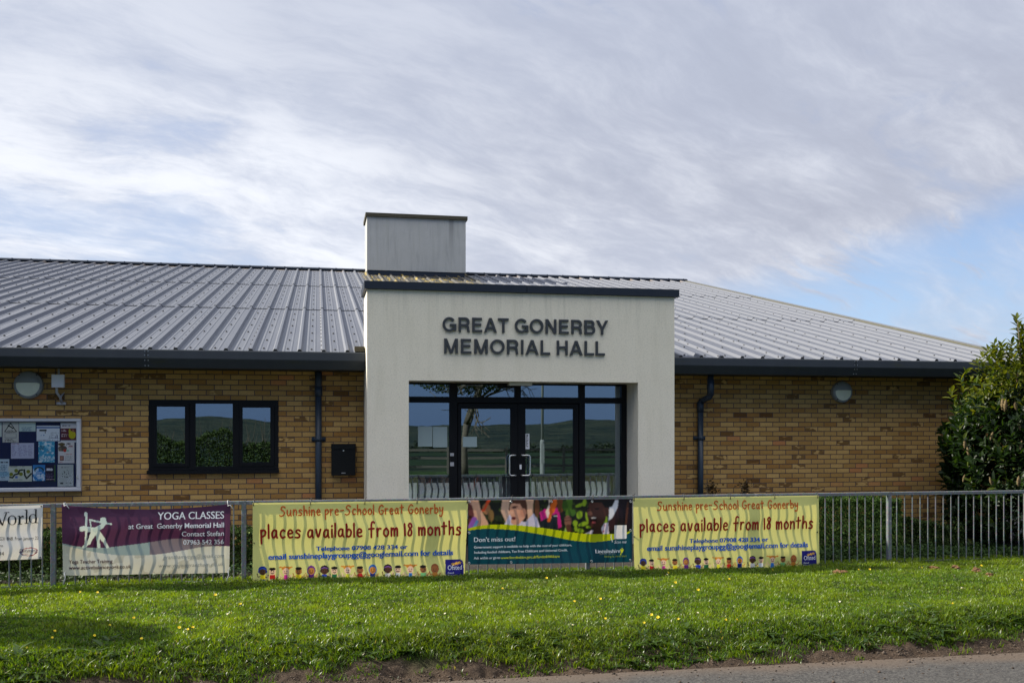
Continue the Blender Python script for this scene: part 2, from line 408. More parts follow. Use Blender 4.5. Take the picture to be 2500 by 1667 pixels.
def asphalt_mat():
    m, t, out = mat('asphalt')
    p = t.pos(); x, y, z = t.sep(p)
    v = t.new('ShaderNodeTexVoronoi'); t.put(v.inputs['Vector'], p); v.inputs['Scale'].default_value = 75
    g = t.noise(p, 42, 5, .75)
    c = t.mix(t.sep(v.outputs['Color'])[0], (.026, .025, .025, 1), (.088, .083, .077, 1))
    c = t.mix(t.ss(g, .6, .72), c, (.19, .172, .15, 1))
    c = t.mix(t.m('MULTIPLY', t.ss(t.noise(p, 7, 4), .6, .7), .5), c, (.03, .028, .027, 1))
    dust = t.ss(t.m('ADD', y, t.m('MULTIPLY', t.m('SUBTRACT', t.noise(p, 1.6, 5), .5), .5)), 6.95, 7.32)
    c = t.mix(t.m('MULTIPLY', dust, .75), c, t.mix(g, (.065, .045, .031, 1), (.15, .11, .08, 1)))
    principled(t, out, c, .85, 0, t.bump(t.m('ADD', t.sep(v.outputs['Color'])[1], g), .8, .008), .3); return m
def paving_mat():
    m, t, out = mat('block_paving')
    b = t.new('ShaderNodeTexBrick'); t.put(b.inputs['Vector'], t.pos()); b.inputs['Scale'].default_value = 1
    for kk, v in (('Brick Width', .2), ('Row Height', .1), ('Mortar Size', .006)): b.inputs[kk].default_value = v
    b.inputs['Color1'].default_value = (.018, .014, .012, 1); b.inputs['Color2'].default_value = (.034, .026, .021, 1); b.inputs['Mortar'].default_value = (.05, .045, .04, 1)  # blocks coloured extra dark to stand in for shade behind the railing
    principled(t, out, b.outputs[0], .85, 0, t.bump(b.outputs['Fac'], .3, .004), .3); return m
def field_mat(name, a, b, c2, sc=.016):
    m, t, out = mat(name)
    p = t.pos()
    v = t.new('ShaderNodeTexVoronoi'); t.put(v.inputs['Vector'], p); v.inputs['Scale'].default_value = sc
    n = t.noise(p, sc * 6, 5, .7)
    c = t.mix(t.sep(v.outputs['Color'])[0], (*a, 1), (*b, 1)); c = t.mix(t.ss(n, .5, .6), c, (*c2, 1))
    principled(t, out, c, .95, 0, None, .1); return m
def turf_mat():
    m, t, out = mat('far_verge_turf')
    p = t.pos(); n = t.noise(p, 2.5, 6, .7); g = t.noise(p, 40, 4, .8)
    c = t.mix(n, (.03, .06, .01, 1), (.075, .13, .022, 1)); c = t.mix(t.ss(g, .55, .75), c, (.13, .19, .05, 1))
    c = t.mix(t.ss(t.noise(p, 23, 2), .7, .74), c, (.6, .6, .55, 1))
    principled(t, out, c, .9, 0, t.bump(g, 1, .05), .2); return m

M = dict(
    brick=brick_mat(), stucco=render_mat('cream_render', (.73, .675, .555), (.815, .76, .64), (.48, .44, .32, .18)),
    stack=render_mat('weathered_render', (.41, .41, .40), (.50, .50, .49), (.26, .265, .27, .4), .5),
    roof=roof_mat(), gutter=gutter_mat(), galv=galv_mat(), glass=glass_mat('clear_glass'), bglass=glass_mat('board_glass', (.95, .96, .97), 1.22),
    fascia=simple('navy_grey_coating', (.016, .023, .037), .5, 0, .12, 4, .25), black=simple('black_frame_coating', (.0055, .006, .0075), .45, 0, .2, 6, .16),
    dark=simple('soffit_shade_board', (.02, .02, .022), .8), screw=simple('screw_cap', (.012, .012, .014), .5), rivet=simple('bright_rivet', (.6, .6, .6), .3, .7),
    pipe=simple('slate_blue_plastic', (.026, .04, .06), .4, 0, .1, 5, .3), steel=simple('brushed_steel', (.62, .62, .61), .3, .9, .06, 40),
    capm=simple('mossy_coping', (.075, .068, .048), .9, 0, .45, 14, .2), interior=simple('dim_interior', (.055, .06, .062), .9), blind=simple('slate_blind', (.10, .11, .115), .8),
    lampgrey=simple('grey_lamp_casing', (.24, .255, .26), .5, 0, .06), lens=simple('opal_lens', (.78, .79, .62), .25, 0, .05, 6), white=simple('white_plastic', (.70, .70, .72), .4, 0, .05),
    alu=simple('satin_aluminium', (.56, .57, .62), .35, .45, .05, 30), felt=simple('navy_felt', (.012, .018, .075), .95, 0, .25, 5), bracket=simple('grey_bracket', (.4, .4, .42), .5, .2),
    letter=simple('slate_letter', (.042, .047, .054), .5, 0, .1, 9, .3), postbox=simple('black_enamel', (.005, .0055, .0065), .4, 0, .1, 9, .2), tie=simple('black_cable_tie', (.01, .01, .01), .5), cord=simple('white_cord', (.6, .6, .58), .7),
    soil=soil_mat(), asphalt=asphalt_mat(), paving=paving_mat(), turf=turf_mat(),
    field=field_mat('field_patchwork', (.014, .032, .010), (.034, .046, .018), (.005, .009, .005)), hill=field_mat('wooded_hill', (.012, .025, .018), (.055, .062, .036), (.004, .008, .007), .02),
    bark=simple('grey_bark', (.15, .125, .09), .9, 0, .4, 12, .2, .8, 30), concrete=simple('grey_concrete', (.33, .33, .3), .85, 0, .15, 8), wood=simple('weathered_timber', (.16, .14, .11), .9, 0, .3, 10),
    leaf=leaf_mat('laurel_leaf', .46, .42, .3), hedge=leaf_mat('clipped_hedge_leaf', .6, .12, .2), privet=leaf_mat('hedge_leaf', .6, .3, .25), grass=leaf_mat('grass_blade', .38, .5, .5), spike=vcol_mat('dry_flower_spike', .15, .9),
    sheet=vcol_mat('printed_vinyl', .29, .45, .35, True), paper=vcol_mat('printed_paper', 0, .7, .3), stone=simple('plinth_brick', (.12, .08, .06), .9),
)

# ================================================================ SETTING: ground, road, paving
YW, YE, YP, YB, YG, YF = 14.74, 14.14, 13.75, 14.66, 14.32, 11.43     # wall, eave, porch front, porch back, glazing, railing
def verge_z(x, y):
    b = np.clip((np.asarray(y, float) - 7.42 - .25 * (fbm(x * .75, x * 0, 81, 3) - .5)) / .85, 0, 1); b = b * b * (3 - 2 * b)
    z = -.215 + .205 * b
    z = z + (fbm(x * 1.1, y * 1.1, 3) - .5) * .09 * np.clip((y - 7.2) * 2, .25, 1) * np.clip((12 - y), .15, 1)
    z = z + (fbm(x * 5, y * 5, 9, 3) - .45) * .10 * np.exp(-((y - 7.6) / .25) ** 2) + (vnoise(x * 2.2 + y * 3, y * 9, 12) - .5) * .045 * np.exp(-((y - 7.62) / .14) ** 2)
    e_ = np.exp(-((y - 7.62) / .24) ** 2); z = z + ((fbm(x * 17, y * 17, 14, 3) - .45) * .045 + (fbm(x * 40, y * 40, 15, 2) - .4) * .018) * e_
    return np.where(y > 11.56, np.minimum(z, -.035), z)
def grid(x0, x1, nx, y0, y1, ny, zf, name, m):
    xs, ys = np.linspace(x0, x1, nx), np.linspace(y0, y1, ny); gx, gy = np.meshgrid(xs, ys)
    v = np.c_[gx.ravel(), gy.ravel(), zf(gx, gy).ravel()]
    i = (np.arange(ny - 1)[:, None] * nx + np.arange(nx - 1)[None]).ravel()
    return np_mesh(name, v, np.c_[i, i + 1, i + nx + 1, i + nx], m, smooth=True)
tag(grid(-7, 13, 1300, 7.0, 13.2, 420, verge_z, 'verge', M['soil']), kind='structure')
tag(MB().box(-60, 80, 1.25, 7.34, -.5, -.196).build('road', M['asphalt']), kind='structure')
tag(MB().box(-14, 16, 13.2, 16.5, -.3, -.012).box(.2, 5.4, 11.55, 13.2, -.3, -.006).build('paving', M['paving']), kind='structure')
tag(grid(-60, 80, 160, -13, 1.25, 30, lambda x, y: -.12 + (fbm(x * .6, y * .6, 5) - .5) * .12 + 0 * x, 'far_verge', M['turf']), kind='structure')
def ground_z(x, y):
    d = np.hypot(x, y); return -.42 - np.clip((d - 60) / 900, 0, 1) * 26
n = 81; xs = np.sign(np.linspace(-1, 1, n)) * np.abs(np.linspace(-1, 1, n)) ** 2.5 * 5000
gx, gy = np.meshgrid(xs, xs); i = (np.arange(n - 1)[:, None] * n + np.arange(n - 1)[None]).ravel()
tag(np_mesh('ground', np.c_[gx.ravel(), gy.ravel(), ground_z(gx, gy).ravel()], np.c_[i, i + 1, i + n + 1, i + n], M['field'], smooth=True), kind='structure')
# the hills across the valley behind the camera (seen in the glass)
n1, n2 = 240, 24; th = np.linspace(-1.2, 1.2, n1); rr = np.linspace(1300, 3600, n2); T, RR = np.meshgrid(th, rr)
hx, hy = RR * np.sin(T), -RR * np.cos(T); s_ = np.clip((RR - 1300) / 1300, 0, 1)
hz = -27 + s_ * (34 + 46 * (vnoise(T * 13 + 10.4, RR / 1500, 21) - .25) + 34 * (fbm(T * 24, RR / 700, 23, 4) - .45))
i = (np.arange(n2 - 1)[:, None] * n1 + np.arange(n1 - 1)[None]).ravel()
tag(np_mesh('hills', np.c_[hx.ravel(), hy.ravel(), hz.ravel()], np.c_[i, i + 1, i + n1 + 1, i + n1], M['hill'], smooth=True), kind='structure')

# ================================================================ THE HALL
hall = thing('village_hall', (0, YW, 0), 'low buff brick village hall with grey ribbed metal roof and cream rendered porch', 'building')
PX0, PX1 = X_(896, YP), X_(1646.5, YP)                        # porch left and right faces
OX0, OX1 = X_(998, YP), X_(1558, YP)                          # entrance opening
CAPB, CAPT = Z_(888, 705.5, YP), Z_(888, 686, YP)
OZ = Z_(998, 928.6, YP)
XL, XR = -14.0, 11.45
SOF = 2.535
# brick wall with the window hole
wx0, wx1, wz0, wz1 = X_(363.5, YW), X_(679.6, YW), Z_(520, 1155, YW), Z_(520, 976, YW)
b = MB()
for x0, x1, z0, z1 in ((XL, wx0, -.2, SOF), (wx1, PX0 + .02, -.2, SOF), (wx0, wx1, -.2, wz0), (wx0, wx1, wz1, SOF), (PX1 - .02, XR, -.2, SOF)):
    b.add([(x0, YW, z0), (x1, YW, z0), (x1, YW, z1), (x0, YW, z1)], [(0, 1, 2, 3)])
b.add([(XR, YW, -.2), (XR, 45, -.2), (XR, 45, 2.5), (XR, 30, 6.2), (XR, YW, 2.6)], [(0, 1, 2, 3, 4)])
for x in (wx0, wx1): b.add([(x, YW, wz0), (x, YW + .12, wz0), (x, YW + .12, wz1), (x, YW, wz1)], [(0, 1, 2, 3)])
for z in (wz0, wz1): b.add([(wx0, YW, z), (wx1, YW, z), (wx1, YW + .12, z), (wx0, YW + .12, z)], [(0, 1, 2, 3)])
b.build('brick_wall', M['brick'], hall)
MB().box(XL, PX0, YE + .06, YW + .03, SOF + .003, SOF + .02).box(PX1, 11.75, YE + .06, YW + .03, SOF + .003, SOF + .02).build('soffit', M['dark'], hall)

# profiled roof: three tiers of sheets, ribs every third of a metre
SL = .23; RY = 30.0; ZE = 2.765
def roof_pt(y): return ZE + SL * (y - YE)
ca, sa = math.cos(math.atan(SL)), math.sin(math.atan(SL))
PIT = 1 / 3
def rib_profile(x0, x1):
    out = []; k0 = math.floor((x0 - .08) / PIT) - 1
    for i in range(k0, int((x1 - x0) / PIT) + k0 + 4):
        c = i * PIT + .08
        out += [(c - .040, .0), (c - .017, .044), (c + .017, .044), (c + .040, .0), (c + .098, 0), (c + .104, .0045), (c + .122, .0045), (c + .128, 0), (c + .2, 0), (c + .206, .0045), (c + .224, .0045), (c + .230, 0)]
    out = [(x, h) for x, h in out if x0 < x < x1]
    return [(x0, 0)] + out + [(x1, 0)]
rb = MB()
tiers = [(YE + .03, 19.66), (19.5, 24.78), (24.62, RY)]
def sheet(x0, x1, ya, yb, lift):
    pr = rib_profile(x0, x1); n = len(pr); vs = []
    wav = [random.uniform(-.002, .002) for _ in range(3)]
    for jj, y in enumerate((ya, yb)):
        for x, h in pr:
            hh = h + lift + (.007 if jj == 0 and lift else 0)
            vs.append((x, y - sa * hh, roof_pt(y) + ca * hh))
    rb.add(vs, [(i, i + 1, n + i + 1, n + i) for i in range(n - 1)])
    if lift or True:                                            # thickness of the sheet's lower edge
        vs2 = [(x, ya - sa * (h + lift + .007 * bool(lift)), roof_pt(ya) + ca * (h + lift + .007 * bool(lift))) for x, h in pr] + [(x, ya - sa * (h + lift - .002), roof_pt(ya) + ca * (h + lift - .002) - .004) for x, h in pr]
        rb.add(vs2, [(i, i + 1, n + i + 1, n + i) for i in range(n - 1)], 1)
for ti, (ya, yb) in enumerate(tiers):
    if ti == 0:
        sheet(-14, PX0 - .012, ya, yb, 0); sheet(PX0 - .012, PX1 + .012, YB + .02, yb, 0); sheet(PX1 + .012, 11.62, ya, yb, 0)
    else: sheet(-14, 11.62, ya, yb, .006 * ti)
def cap_screw(x, y, h, r=.017):
    lift = 0.006 * (1 if y > 19.6 else 0) + .006 * (1 if y > 24.7 else 0)
    p = [(x, y - sa * (h + lift), roof_pt(y) + ca * (h + lift))][0]; o = len(rb.v); q = []
    for j in range(6):
        t = j * math.pi / 3; a_, b_ = r * math.cos(t), r * math.sin(t)
        q.append((p[0] + a_, p[1] + b_ * ca, p[2] + b_ * sa))
    t_ = [(v[0] * .75 + p[0] * .25, v[1] * .75 + p[1] * .25 - sa * .014, v[2] * .75 + p[2] * .25 + ca * .014) for v in q]
    rb.add(q + t_, [(6, 7, 8, 9, 10, 11)] + [(i, (i + 1) % 6, 6 + (i + 1) % 6, 6 + i) for i in range(6)], 1)
for i in range(-43, 35):
    c = i * PIT + .08
    if not -13 < c < 11.5: continue
    yy = YE + .3
    while yy < RY - .3:
        inporch = PX0 - .1 < c + PIT / 2 < PX1 + .1 and yy < YB + .4
        if not inporch and c + PIT / 2 < 11.5: cap_screw(c + .163, yy + random.uniform(-.02, .02), .004)
        yy += .86
    if i % 3 == 0:
        yy = YE + .12
        while yy < RY - .2:
            if not (PX0 - .1 < c < PX1 + .1 and yy < YB + .3): cap_screw(c - .028, yy, .024, .014)
            yy += .42
    if not PX0 - .1 < c < PX1 + .1:                             # foam filler ends at the eaves
        rb.box(c - .028, c + .028, YE + .018, YE + .028, roof_pt(YE) - .01, roof_pt(YE) + .036, 1)
roof = rb.build('roof', [M['roof'], M['screw']], hall)
rc = MB(); zr = roof_pt(RY)
rc.extrude_x([(RY - .10, zr - .02 + .045), (RY - .10, zr + .06), (RY + .0, zr + .105), (RY + .16, zr + .06), (RY + .16, zr)], -14, 11.66)
for i in range(-30, 24): rc.box(i * .5 + .02, i * .5 + .05, RY - .07, RY - .03, zr + .07, zr + .1)
rc.build('ridge_cap', M['fascia'], roof)
rbk = MB(); rbk.add([(-14, RY + .1, zr + .03), (11.62, RY + .1, zr + .03), (11.62, 45, zr - .23 * 15), (-14, 45, zr - .23 * 15)], [(0, 1, 2, 3)]); rbk.build('rear_slope', M['roof'], roof)
vf = MB()
ys = np.linspace(YE - .02, RY, 30)
pr = [(11.58, .055), (11.70, .06), (11.74, .045), (11.74, -.14), (11.70, -.14)]
n = len(pr); vs = [(x, y - sa * h, roof_pt(y) + ca * h) for y in (YE - .03, RY + .05) for x, h in pr]
vf.add(vs, [(i, i + 1, n + i + 1, n + i) for i in range(n - 1)])
vf.build('verge_flashing', simple('pale_verge_trim', (.16, .165, .175), .45, .1), roof)
MB().add([(x, y - sa * h, roof_pt(y) + ca * h) for y in (YE, RY) for x, h in ((11.46, .008), (11.58, .054))], [(0, 1, 3, 2)]).build('verge_flashing_lip', simple('mossy_verge_lip', (.085, .08, .05), .8, 0, .4), roof)

# gutter fascias either side of the porch
def gutter(x0, x1, joint):
    g = MB(); prof = [(YE + .07, 2.778), (YE, 2.783), (YE - .012, 2.77), (YE - .025, 2.664), (YE - .022, 2.652), (YE + .03, 2.533), (YE + .09, 2.530), (YE + .09, 2.545), (YE + .045, 2.548), (YE + .0, 2.66), (YE + .02, 2.76), (YE + .07, 2.765)]
    g.extrude_x(prof, x0, x1)
    for dx_ in (-.022, .022):
        for y, z in ((YE - .016, 2.755), (YE - .022, 2.70), (YE - .016, 2.63), (YE + .012, 2.56)):
            g.box(joint + dx_ - .004, joint + dx_ + .004, y - .006, y + .01, z - .004, z + .004, 1)
    g.box(joint - .0015, joint + .0015, YE - .0275, YE - .02, 2.66, 2.77, 2)
    o = g.build('gutter', [M['gutter'], M['rivet'], M['screw']], hall); return o
gutter(XL, PX0 - .004, X_(358, YE)); gutter(PX1 + .004, 11.78, X_(2088, YE))
MB().box(PX0 - .15, PX0 - .01, YE + .08, YE + .3, 2.80, 2.875).build('stop_end', M['capm'], hall)

# rendered porch: an arch-less portal, extruded
pf = [(PX0, -.1), (OX0, -.1), (OX0, OZ), (OX1, OZ), (OX1, -.1), (PX1, -.1), (PX1, CAPB), (PX0, CAPB)]
b = MB(); nn = len(pf)
vs = [(x, YP, z) for x, z in pf] + [(x, YB, z) for x, z in pf]
b.add(vs, [(0, 1, 2, 7), (2, 3, 6, 7), (3, 4, 5, 6), (8, 15, 10, 9), (10, 15, 14, 11), (11, 14, 13, 12)] + [(i, (i + 1) % nn, nn + (i + 1) % nn, nn + i) for i in range(nn)])
porch = b.build('porch', M['stucco'], hall)
cp = MB(); cx0, cx1 = X_(889, YP - .04), X_(1658.5, YP - .04); cm = (cx0 + cx1) / 2
cp.cbox(cx0, cm, YP - .045, YB + .03, CAPB + .003, CAPT, .004).cbox(cm + .003, cx1, YP - .045, YB + .03, CAPB + .003, CAPT, .004)
cp.build('porch_coping', M['fascia'], porch)

# chimney stack at the ridge
SY = 28.9; sx0, sx1 = X_(896, SY), X_(1137, SY); sz1 = Z_(1000, 533, SY)
b = MB(); b.box(sx0, sx1, SY, SY + 1.3, roof_pt(SY) + .16, sz1)
stack = b.build('chimney', M['stack'], hall)
MB().box(sx0 + .02, sx1 - .03, SY + .015, SY + 1.28, roof_pt(SY) - .1, roof_pt(SY) + .158).build('chimney_flashing', M['fascia'], stack)
MB().cbox(sx0 - .045, sx1 + .05, SY - .06, SY + 1.36, sz1 + .003, sz1 + .11, .01).build('chimney_coping', M['capm'], stack)

# text helpers -------------------------------------------------------------
def text_flat(s, bold=0.0, shear=0.0, spacing=1.0):
    cu = bpy.data.curves.new('t', 'FONT'); cu.body = s; cu.size = 1; cu.offset = bold; cu.shear = shear; cu.resolution_u = 4; cu.space_character = spacing
    o = bpy.data.objects.new('t', cu); COL.objects.link(o)
    me = bpy.data.meshes.new_from_object(o.evaluated_get(bpy.context.evaluated_depsgraph_get()))
    v = np.array([tuple(p.co)[:2] for p in me.vertices]); f = [tuple(p.vertices) for p in me.polygons]
    bpy.data.objects.remove(o); bpy.data.curves.remove(cu); bpy.data.meshes.remove(me)
    return v, f
CAPH = text_flat('H')[0][:, 1].max()
def text_fit(s, x0, x1, zb, caph, **kw):
    """flat text: ink from x0 to x1, baseline zb, capital height caph -> verts (x, z), faces"""
    v, f = text_flat(s, **kw)
    sx = (x1 - x0) / (v[:, 0].max() - v[:, 0].min())
    return np.c_[(v[:, 0] - v[:, 0].min()) * sx + x0, v[:, 1] * caph / CAPH + zb], f
HAND = {
 'S': [[(.95, 1.45), (.7, 1.65), (.35, 1.6), (.2, 1.3), (.35, 1.05), (.65, .85), (.8, .5), (.6, .12), (.2, 0), (-.05, .12)]],
 'u': [[(0, 1), (.02, .35), (.2, .02), (.45, .1), (.62, .5)], [(.65, 1), (.66, .3), (.75, 0)]],
 'n': [[(0, 1), (.03, 0)], [(.03, .55), (.25, .95), (.5, .9), (.6, .5), (.62, 0)]],
 's': [[(.6, .85), (.4, 1), (.15, .92), (.12, .68), (.38, .5), (.55, .28), (.4, .03), (.0, .05)]],
 'h': [[(0, 1.7), (.03, 0)], [(.03, .5), (.25, .9), (.5, .85), (.58, .45), (.6, 0)]],
 'i': [[(0, 1), (.03, 0)], [(0, 1.36), (.03, 1.45)]],
 'e': [[(.05, .5), (.55, .58), (.55, .85), (.3, 1), (.08, .75), (.05, .35), (.25, .02), (.62, .1)]],
 'p': [[(0, 1), (.05, -.65)], [(.02, .8), (.3, 1.02), (.58, .8), (.5, .4), (.2, .2), (.04, .3)]],
 'P': [[(.0, 1.1), (.05, -.45)], [(-.02, .95), (.35, 1.25), (.68, 1.0), (.55, .6), (.25, .42), (.04, .5)]],
 'r': [[(0, 1), (.04, 0)], [(.04, .6), (.22, .95), (.48, .95)]], '-': [[(0, .8), (.6, .85)]],
 'c': [[(.6, .85), (.35, 1), (.1, .75), (.05, .35), (.25, .02), (.6, .12)]],
 'o': [[(.35, 1), (.08, .75), (.05, .3), (.3, 0), (.6, .2), (.65, .65), (.4, 1), (.33, 1)]], 'l': [[(0, 1.7), (.03, 0)]],
 'G': [[(.85, 1.4), (.55, 1.65), (.2, 1.4), (.02, .8), (.2, .15), (.55, .05), (.82, .3), (.85, .7), (.5, .75)]],
 'a': [[(.6, .9), (.3, .98), (.06, .65), (.08, .2), (.3, .05), (.55, .35), (.6, .9)], [(.6, .95), (.62, .3), (.72, 0)]],
 't': [[(.2, 1.6), (.22, .1)], [(-.1, 1.1), (.55, 1.15)]],
 'b': [[(0, 1.6), (.04, 0)], [(.03, .6), (.3, .95), (.6, .7), (.55, .2), (.25, 0), (.04, .15)]],
 'y': [[(0, 1), (.1, .5), (.3, .38), (.58, .6)], [(.62, 1), (.58, .2), (.42, -.45), (.15, -.6), (-.02, -.4)]],
 'v': [[(0, 1), (.28, .02), (.6, 1)]], 'f': [[(.7, 1.75), (.5, 1.85), (.32, 1.6), (.3, .8), (.3, -.1)], [(0, .95), (.65, 1.0)]],
 'm': [[(0, 1), (.03, 0)], [(.03, .6), (.22, .95), (.4, .8), (.42, 0)], [(.42, .6), (.62, .97), (.82, .85), (.85, 0)]],
 '1': [[(-.02, 1.45), (.03, 0)]], '8': [[(.5, 1.4), (.3, 1.6), (.1, 1.35), (.25, 1.0), (.5, .6), (.45, .15), (.2, .02), (.02, .3), (.2, .75), (.5, 1.15), (.5, 1.4)]]}
def smooth_line(p, n=5):
    if len(p) < 3: return [Vector(q) for q in p]
    p = [Vector(q) for q in p]; q = [2 * p[0] - p[1]] + p + [2 * p[-1] - p[-2]]; out = []
    for i in range(1, len(q) - 2):
        a, b_, c, d = q[i - 1:i + 3]
        for j in range(n):
            t = j / n; out.append(.5 * (2 * b_ + (c - a) * t + (2 * a - 5 * b_ + 4 * c - d) * t * t + (3 * b_ - a - 3 * c + d) * t ** 3))
    return out + [p[-1]]
def ribbon(pts, w):
    """flat stroke with round ends: verts, faces"""
    L, Rr = [], []; n = len(pts)
    for i, p in enumerate(pts):
        d = (pts[min(i + 1, n - 1)] - pts[max(i - 1, 0)]).normalized(); nrm = Vector((-d.y, d.x))
        L.append(p + nrm * w); Rr.append(p - nrm * w)
    v = [tuple(q) for pr_ in zip(L, Rr) for q in pr_]; f = [(2 * i, 2 * i + 1, 2 * i + 3, 2 * i + 2) for i in range(n - 1)]
    for end, sgn in ((0, -1), (n - 1, 1)):
        d = (pts[min(end + 1, n - 1)] - pts[max(end - 1, 0)]).normalized() * sgn; nrm = Vector((-d.y, d.x))
        o = len(v); cc = [tuple(pts[end] + (nrm * math.cos(a) + d * math.sin(a)) * w) for a in np.linspace(0, math.pi, 6)]
        v += cc; f.append(tuple(range(o, o + 6)))
    return v, f
def hand_fit(s, x0, x1, zb, caph, wt):
    st = []; x = 0
    for ch in s:
        if ch == ' ': x += .62; continue
        g = HAND[ch]; j = random.uniform(-.05, .05)
        st += [[(q[0] + x, q[1] + j) for q in q_] for q_ in g]; x += max(q[0] for q_ in g for q in q_) + .40
    mx = max(q[0] for q_ in st for q in q_); mn = min(q[0] for q_ in st for q in q_)
    sx = (x1 - x0) / (mx - mn); sz = caph / 1.65; V, Fc, lay = [], [], []
    for k_, q_ in enumerate(st):
        pts = smooth_line([((q[0] - mn) * sx + x0, q[1] * sz + zb) for q in q_])
        v, f = ribbon(pts, wt); o = len(V); V += v; Fc += [tuple(i + o for i in ff) for ff in f]; lay += [k_ % 4] * len(v)
    return np.array(V), Fc, np.array(lay)

# raised lettering on the porch
BLK = {'G': ([[('arc', .42, .5, .34, .42, 38, 325)], [(.78, .06), (.78, .46)], [(.46, .46), (.855, .46)]], .86), 'R': ([[(.12, 0), (.12, 1)], [(.04, .92), (.45, .92), ('arc', .45, .69, .2, .23, 90, -90), (.04, .46)], [(.42, .46), (.62, .36), (.66, .0)]], .76),
 'E': ([[(.12, 0), (.12, 1)], [(.04, .92), (.64, .92)], [(.04, .52), (.6, .52)], [(.04, .08), (.66, .08)]], .70), 'A': ([[(.07, 0), (.39, 1.0)], [(.71, 0), (.39, 1.0)], [(.2, .3), (.58, .3)]], .78), 'T': ([[(.33, 0), (.33, 1)], [(0, .92), (.66, .92)]], .66),
 'O': ([[('arc', .44, .5, .36, .42, 0, 360)]], .88), 'N': ([[(.12, 0), (.12, 1)], [(.12, 1), (.66, 0)], [(.66, 0), (.66, 1)]], .78), 'B': ([[(.12, 0), (.12, 1)], [(.04, .92), (.45, .92), ('arc', .45, .73, .17, .19, 90, -90), (.04, .54)], [(.04, .54), (.46, .54), ('arc', .46, .31, .21, .23, 90, -90), (.04, .08)]], .75),
 'Y': ([[(.36, 0), (.36, .42)], [(.36, .36), (.06, 1)], [(.36, .36), (.66, 1)]], .72), 'M': ([[(.12, 0), (.12, 1)], [(.14, 1), (.45, .0)], [(.45, .0), (.76, 1)], [(.78, 0), (.78, 1)]], .90), 'I': ([[(.12, 0), (.12, 1)]], .24), 'H': ([[(.12, 0), (.12, 1)], [(.64, 0), (.64, 1)], [(.04, .52), (.7, .52)]], .76), 'L': ([[(.12, 0), (.12, 1)], [(.04, .08), (.62, .08)]], .60)}
def block_letters(s, x0, x1, z0, h, y, depth):
    """raised grotesque capitals: every stroke a prism, each a hair prouder than the last"""
    st = []; x = 0
    for ch in s:
        if ch == ' ': x += .30; continue
        for line in BLK[ch][0]:
            p = []
            for q in line:
                if q[0] == 'arc': _, cx, cy, rx, ry, a0, a1 = q; p += [(x + cx + rx * math.cos(R(a)), cy + ry * math.sin(R(a))) for a in np.linspace(a0, a1, 26)]
                else: p.append((x + q[0], q[1]))
            st.append(p)
        x += BLK[ch][1] + .085
    mx = max(q[0] for p in st for q in p); mn = min(q[0] for p in st for q in p); w = .083
    sx = (x1 - x0) / (mx - mn + 2 * w); b = MB()
    for i, p in enumerate(st):
        P = [Vector(((q[0] - mn + w) * sx / h, q[1])) for q in p]; n = len(P); L, Rr = [], []
        for j in range(n):
            d0 = (P[min(j + 1, n - 1)] - P[max(j - 1, 0)])
            if j in (0, n - 1) and n > 8 and (P[0] - P[-1]).length < 1e-4: d0 = P[1] - P[-2]
            d = d0.normalized(); nr = Vector((-d.y, d.x)); L.append(P[j] + nr * w); Rr.append(P[j] - nr * w)
        if n == 2 and abs(P[0].x - P[1].x) > .03 and abs(P[0].y - P[1].y) > .3:       # diagonals end level with the cap line
            dd = (P[1] - P[0]).normalized(); hw = w / abs(dd.y) * .98
            L = [P[0] + Vector((-hw, 0)), P[1] + Vector((-hw, 0))]; Rr = [P[0] + Vector((hw, 0)), P[1] + Vector((hw, 0))]
        yy = y - depth - .0007 * (i % 5); o = len(b.v)
        for row, yv in ((L, yy), (Rr, yy), (L, y), (Rr, y)): b.v += [(x0 + q.x * h, yv, z0 + max(0, min(1.0, q.y)) * h) for q in row]
        for j in range(n - 1):
            for A_, B_ in ((0, 1), (1, 3), (2, 0)): b.f.append((o + A_ * n + j, o + A_ * n + j + 1, o + B_ * n + j + 1, o + B_ * n + j)); b.mi.append(0)
        for j in (0, n - 1): b.f.append((o + j, o + n + j, o + 3 * n + j, o + 2 * n + j)); b.mi.append(0)
    return b
for s, l, r_, yt, yb in (('GREAT GONERBY', 1079.7, 1483.5, 778.5, 813.5), ('MEMORIAL HALL', 1083.6, 1479, 830, 865.5)):
    ztop, zbot = Z_(1280, yt, YP), Z_(1280, yb, YP)
    block_letters(s, X_(l, YP), X_(r_, YP), zbot, ztop - zbot, YP, .03).build('lettering', M['letter'], porch)

# glazed entrance screen
def px2x(zx): return X_(970 + zx / 3.92, YG)
def py2z(zy, zx=1150): return Z_(970 + zx / 3.92, 900 + zy / 3.92, YG)
fr = MB(); y0, y1 = YG - .04, YG + .05
zt0 = OZ - .01; ZT0, ZT1 = py2z(328), py2z(273)               # transom
zh = py2z(157)                                                # head underside
fx0, fx1 = OX0 + .002, OX1 - .002
xsL = (px2x(498), px2x(572)); xsR = (px2x(1735), px2x(1790)); xj = px2x(2072)
fr.box(fx0, fx0 + .03, y0, y1, 0, zt0).box(px2x(2138), fx1, y0, y1, 0, zt0)
fr.box(fx0 + .03, px2x(2138), y0, y1, zh, zt0)
fr.box(xsL[0], xsL[1], y0, y1, 0, zh).box(xsR[0], xsR[1], y0, y1, 0, zh)
for a_, c_ in ((fx0 + .03, xsL[0]), (xsL[1], xsR[0]), (xsR[1], px2x(2138))): fr.box(a_, c_, y0 + .001, y1, ZT0, ZT1)
xm = px2x(1150)
fr.box(xm - .045, xm + .045, y0 + .001, y1, ZT1, zh)
fr.box(fx0 + .03, xsL[0], y0 + .001, y1, 0, .09).box(xsR[1], px2x(2138), y0 + .001, y1, 0, .09)
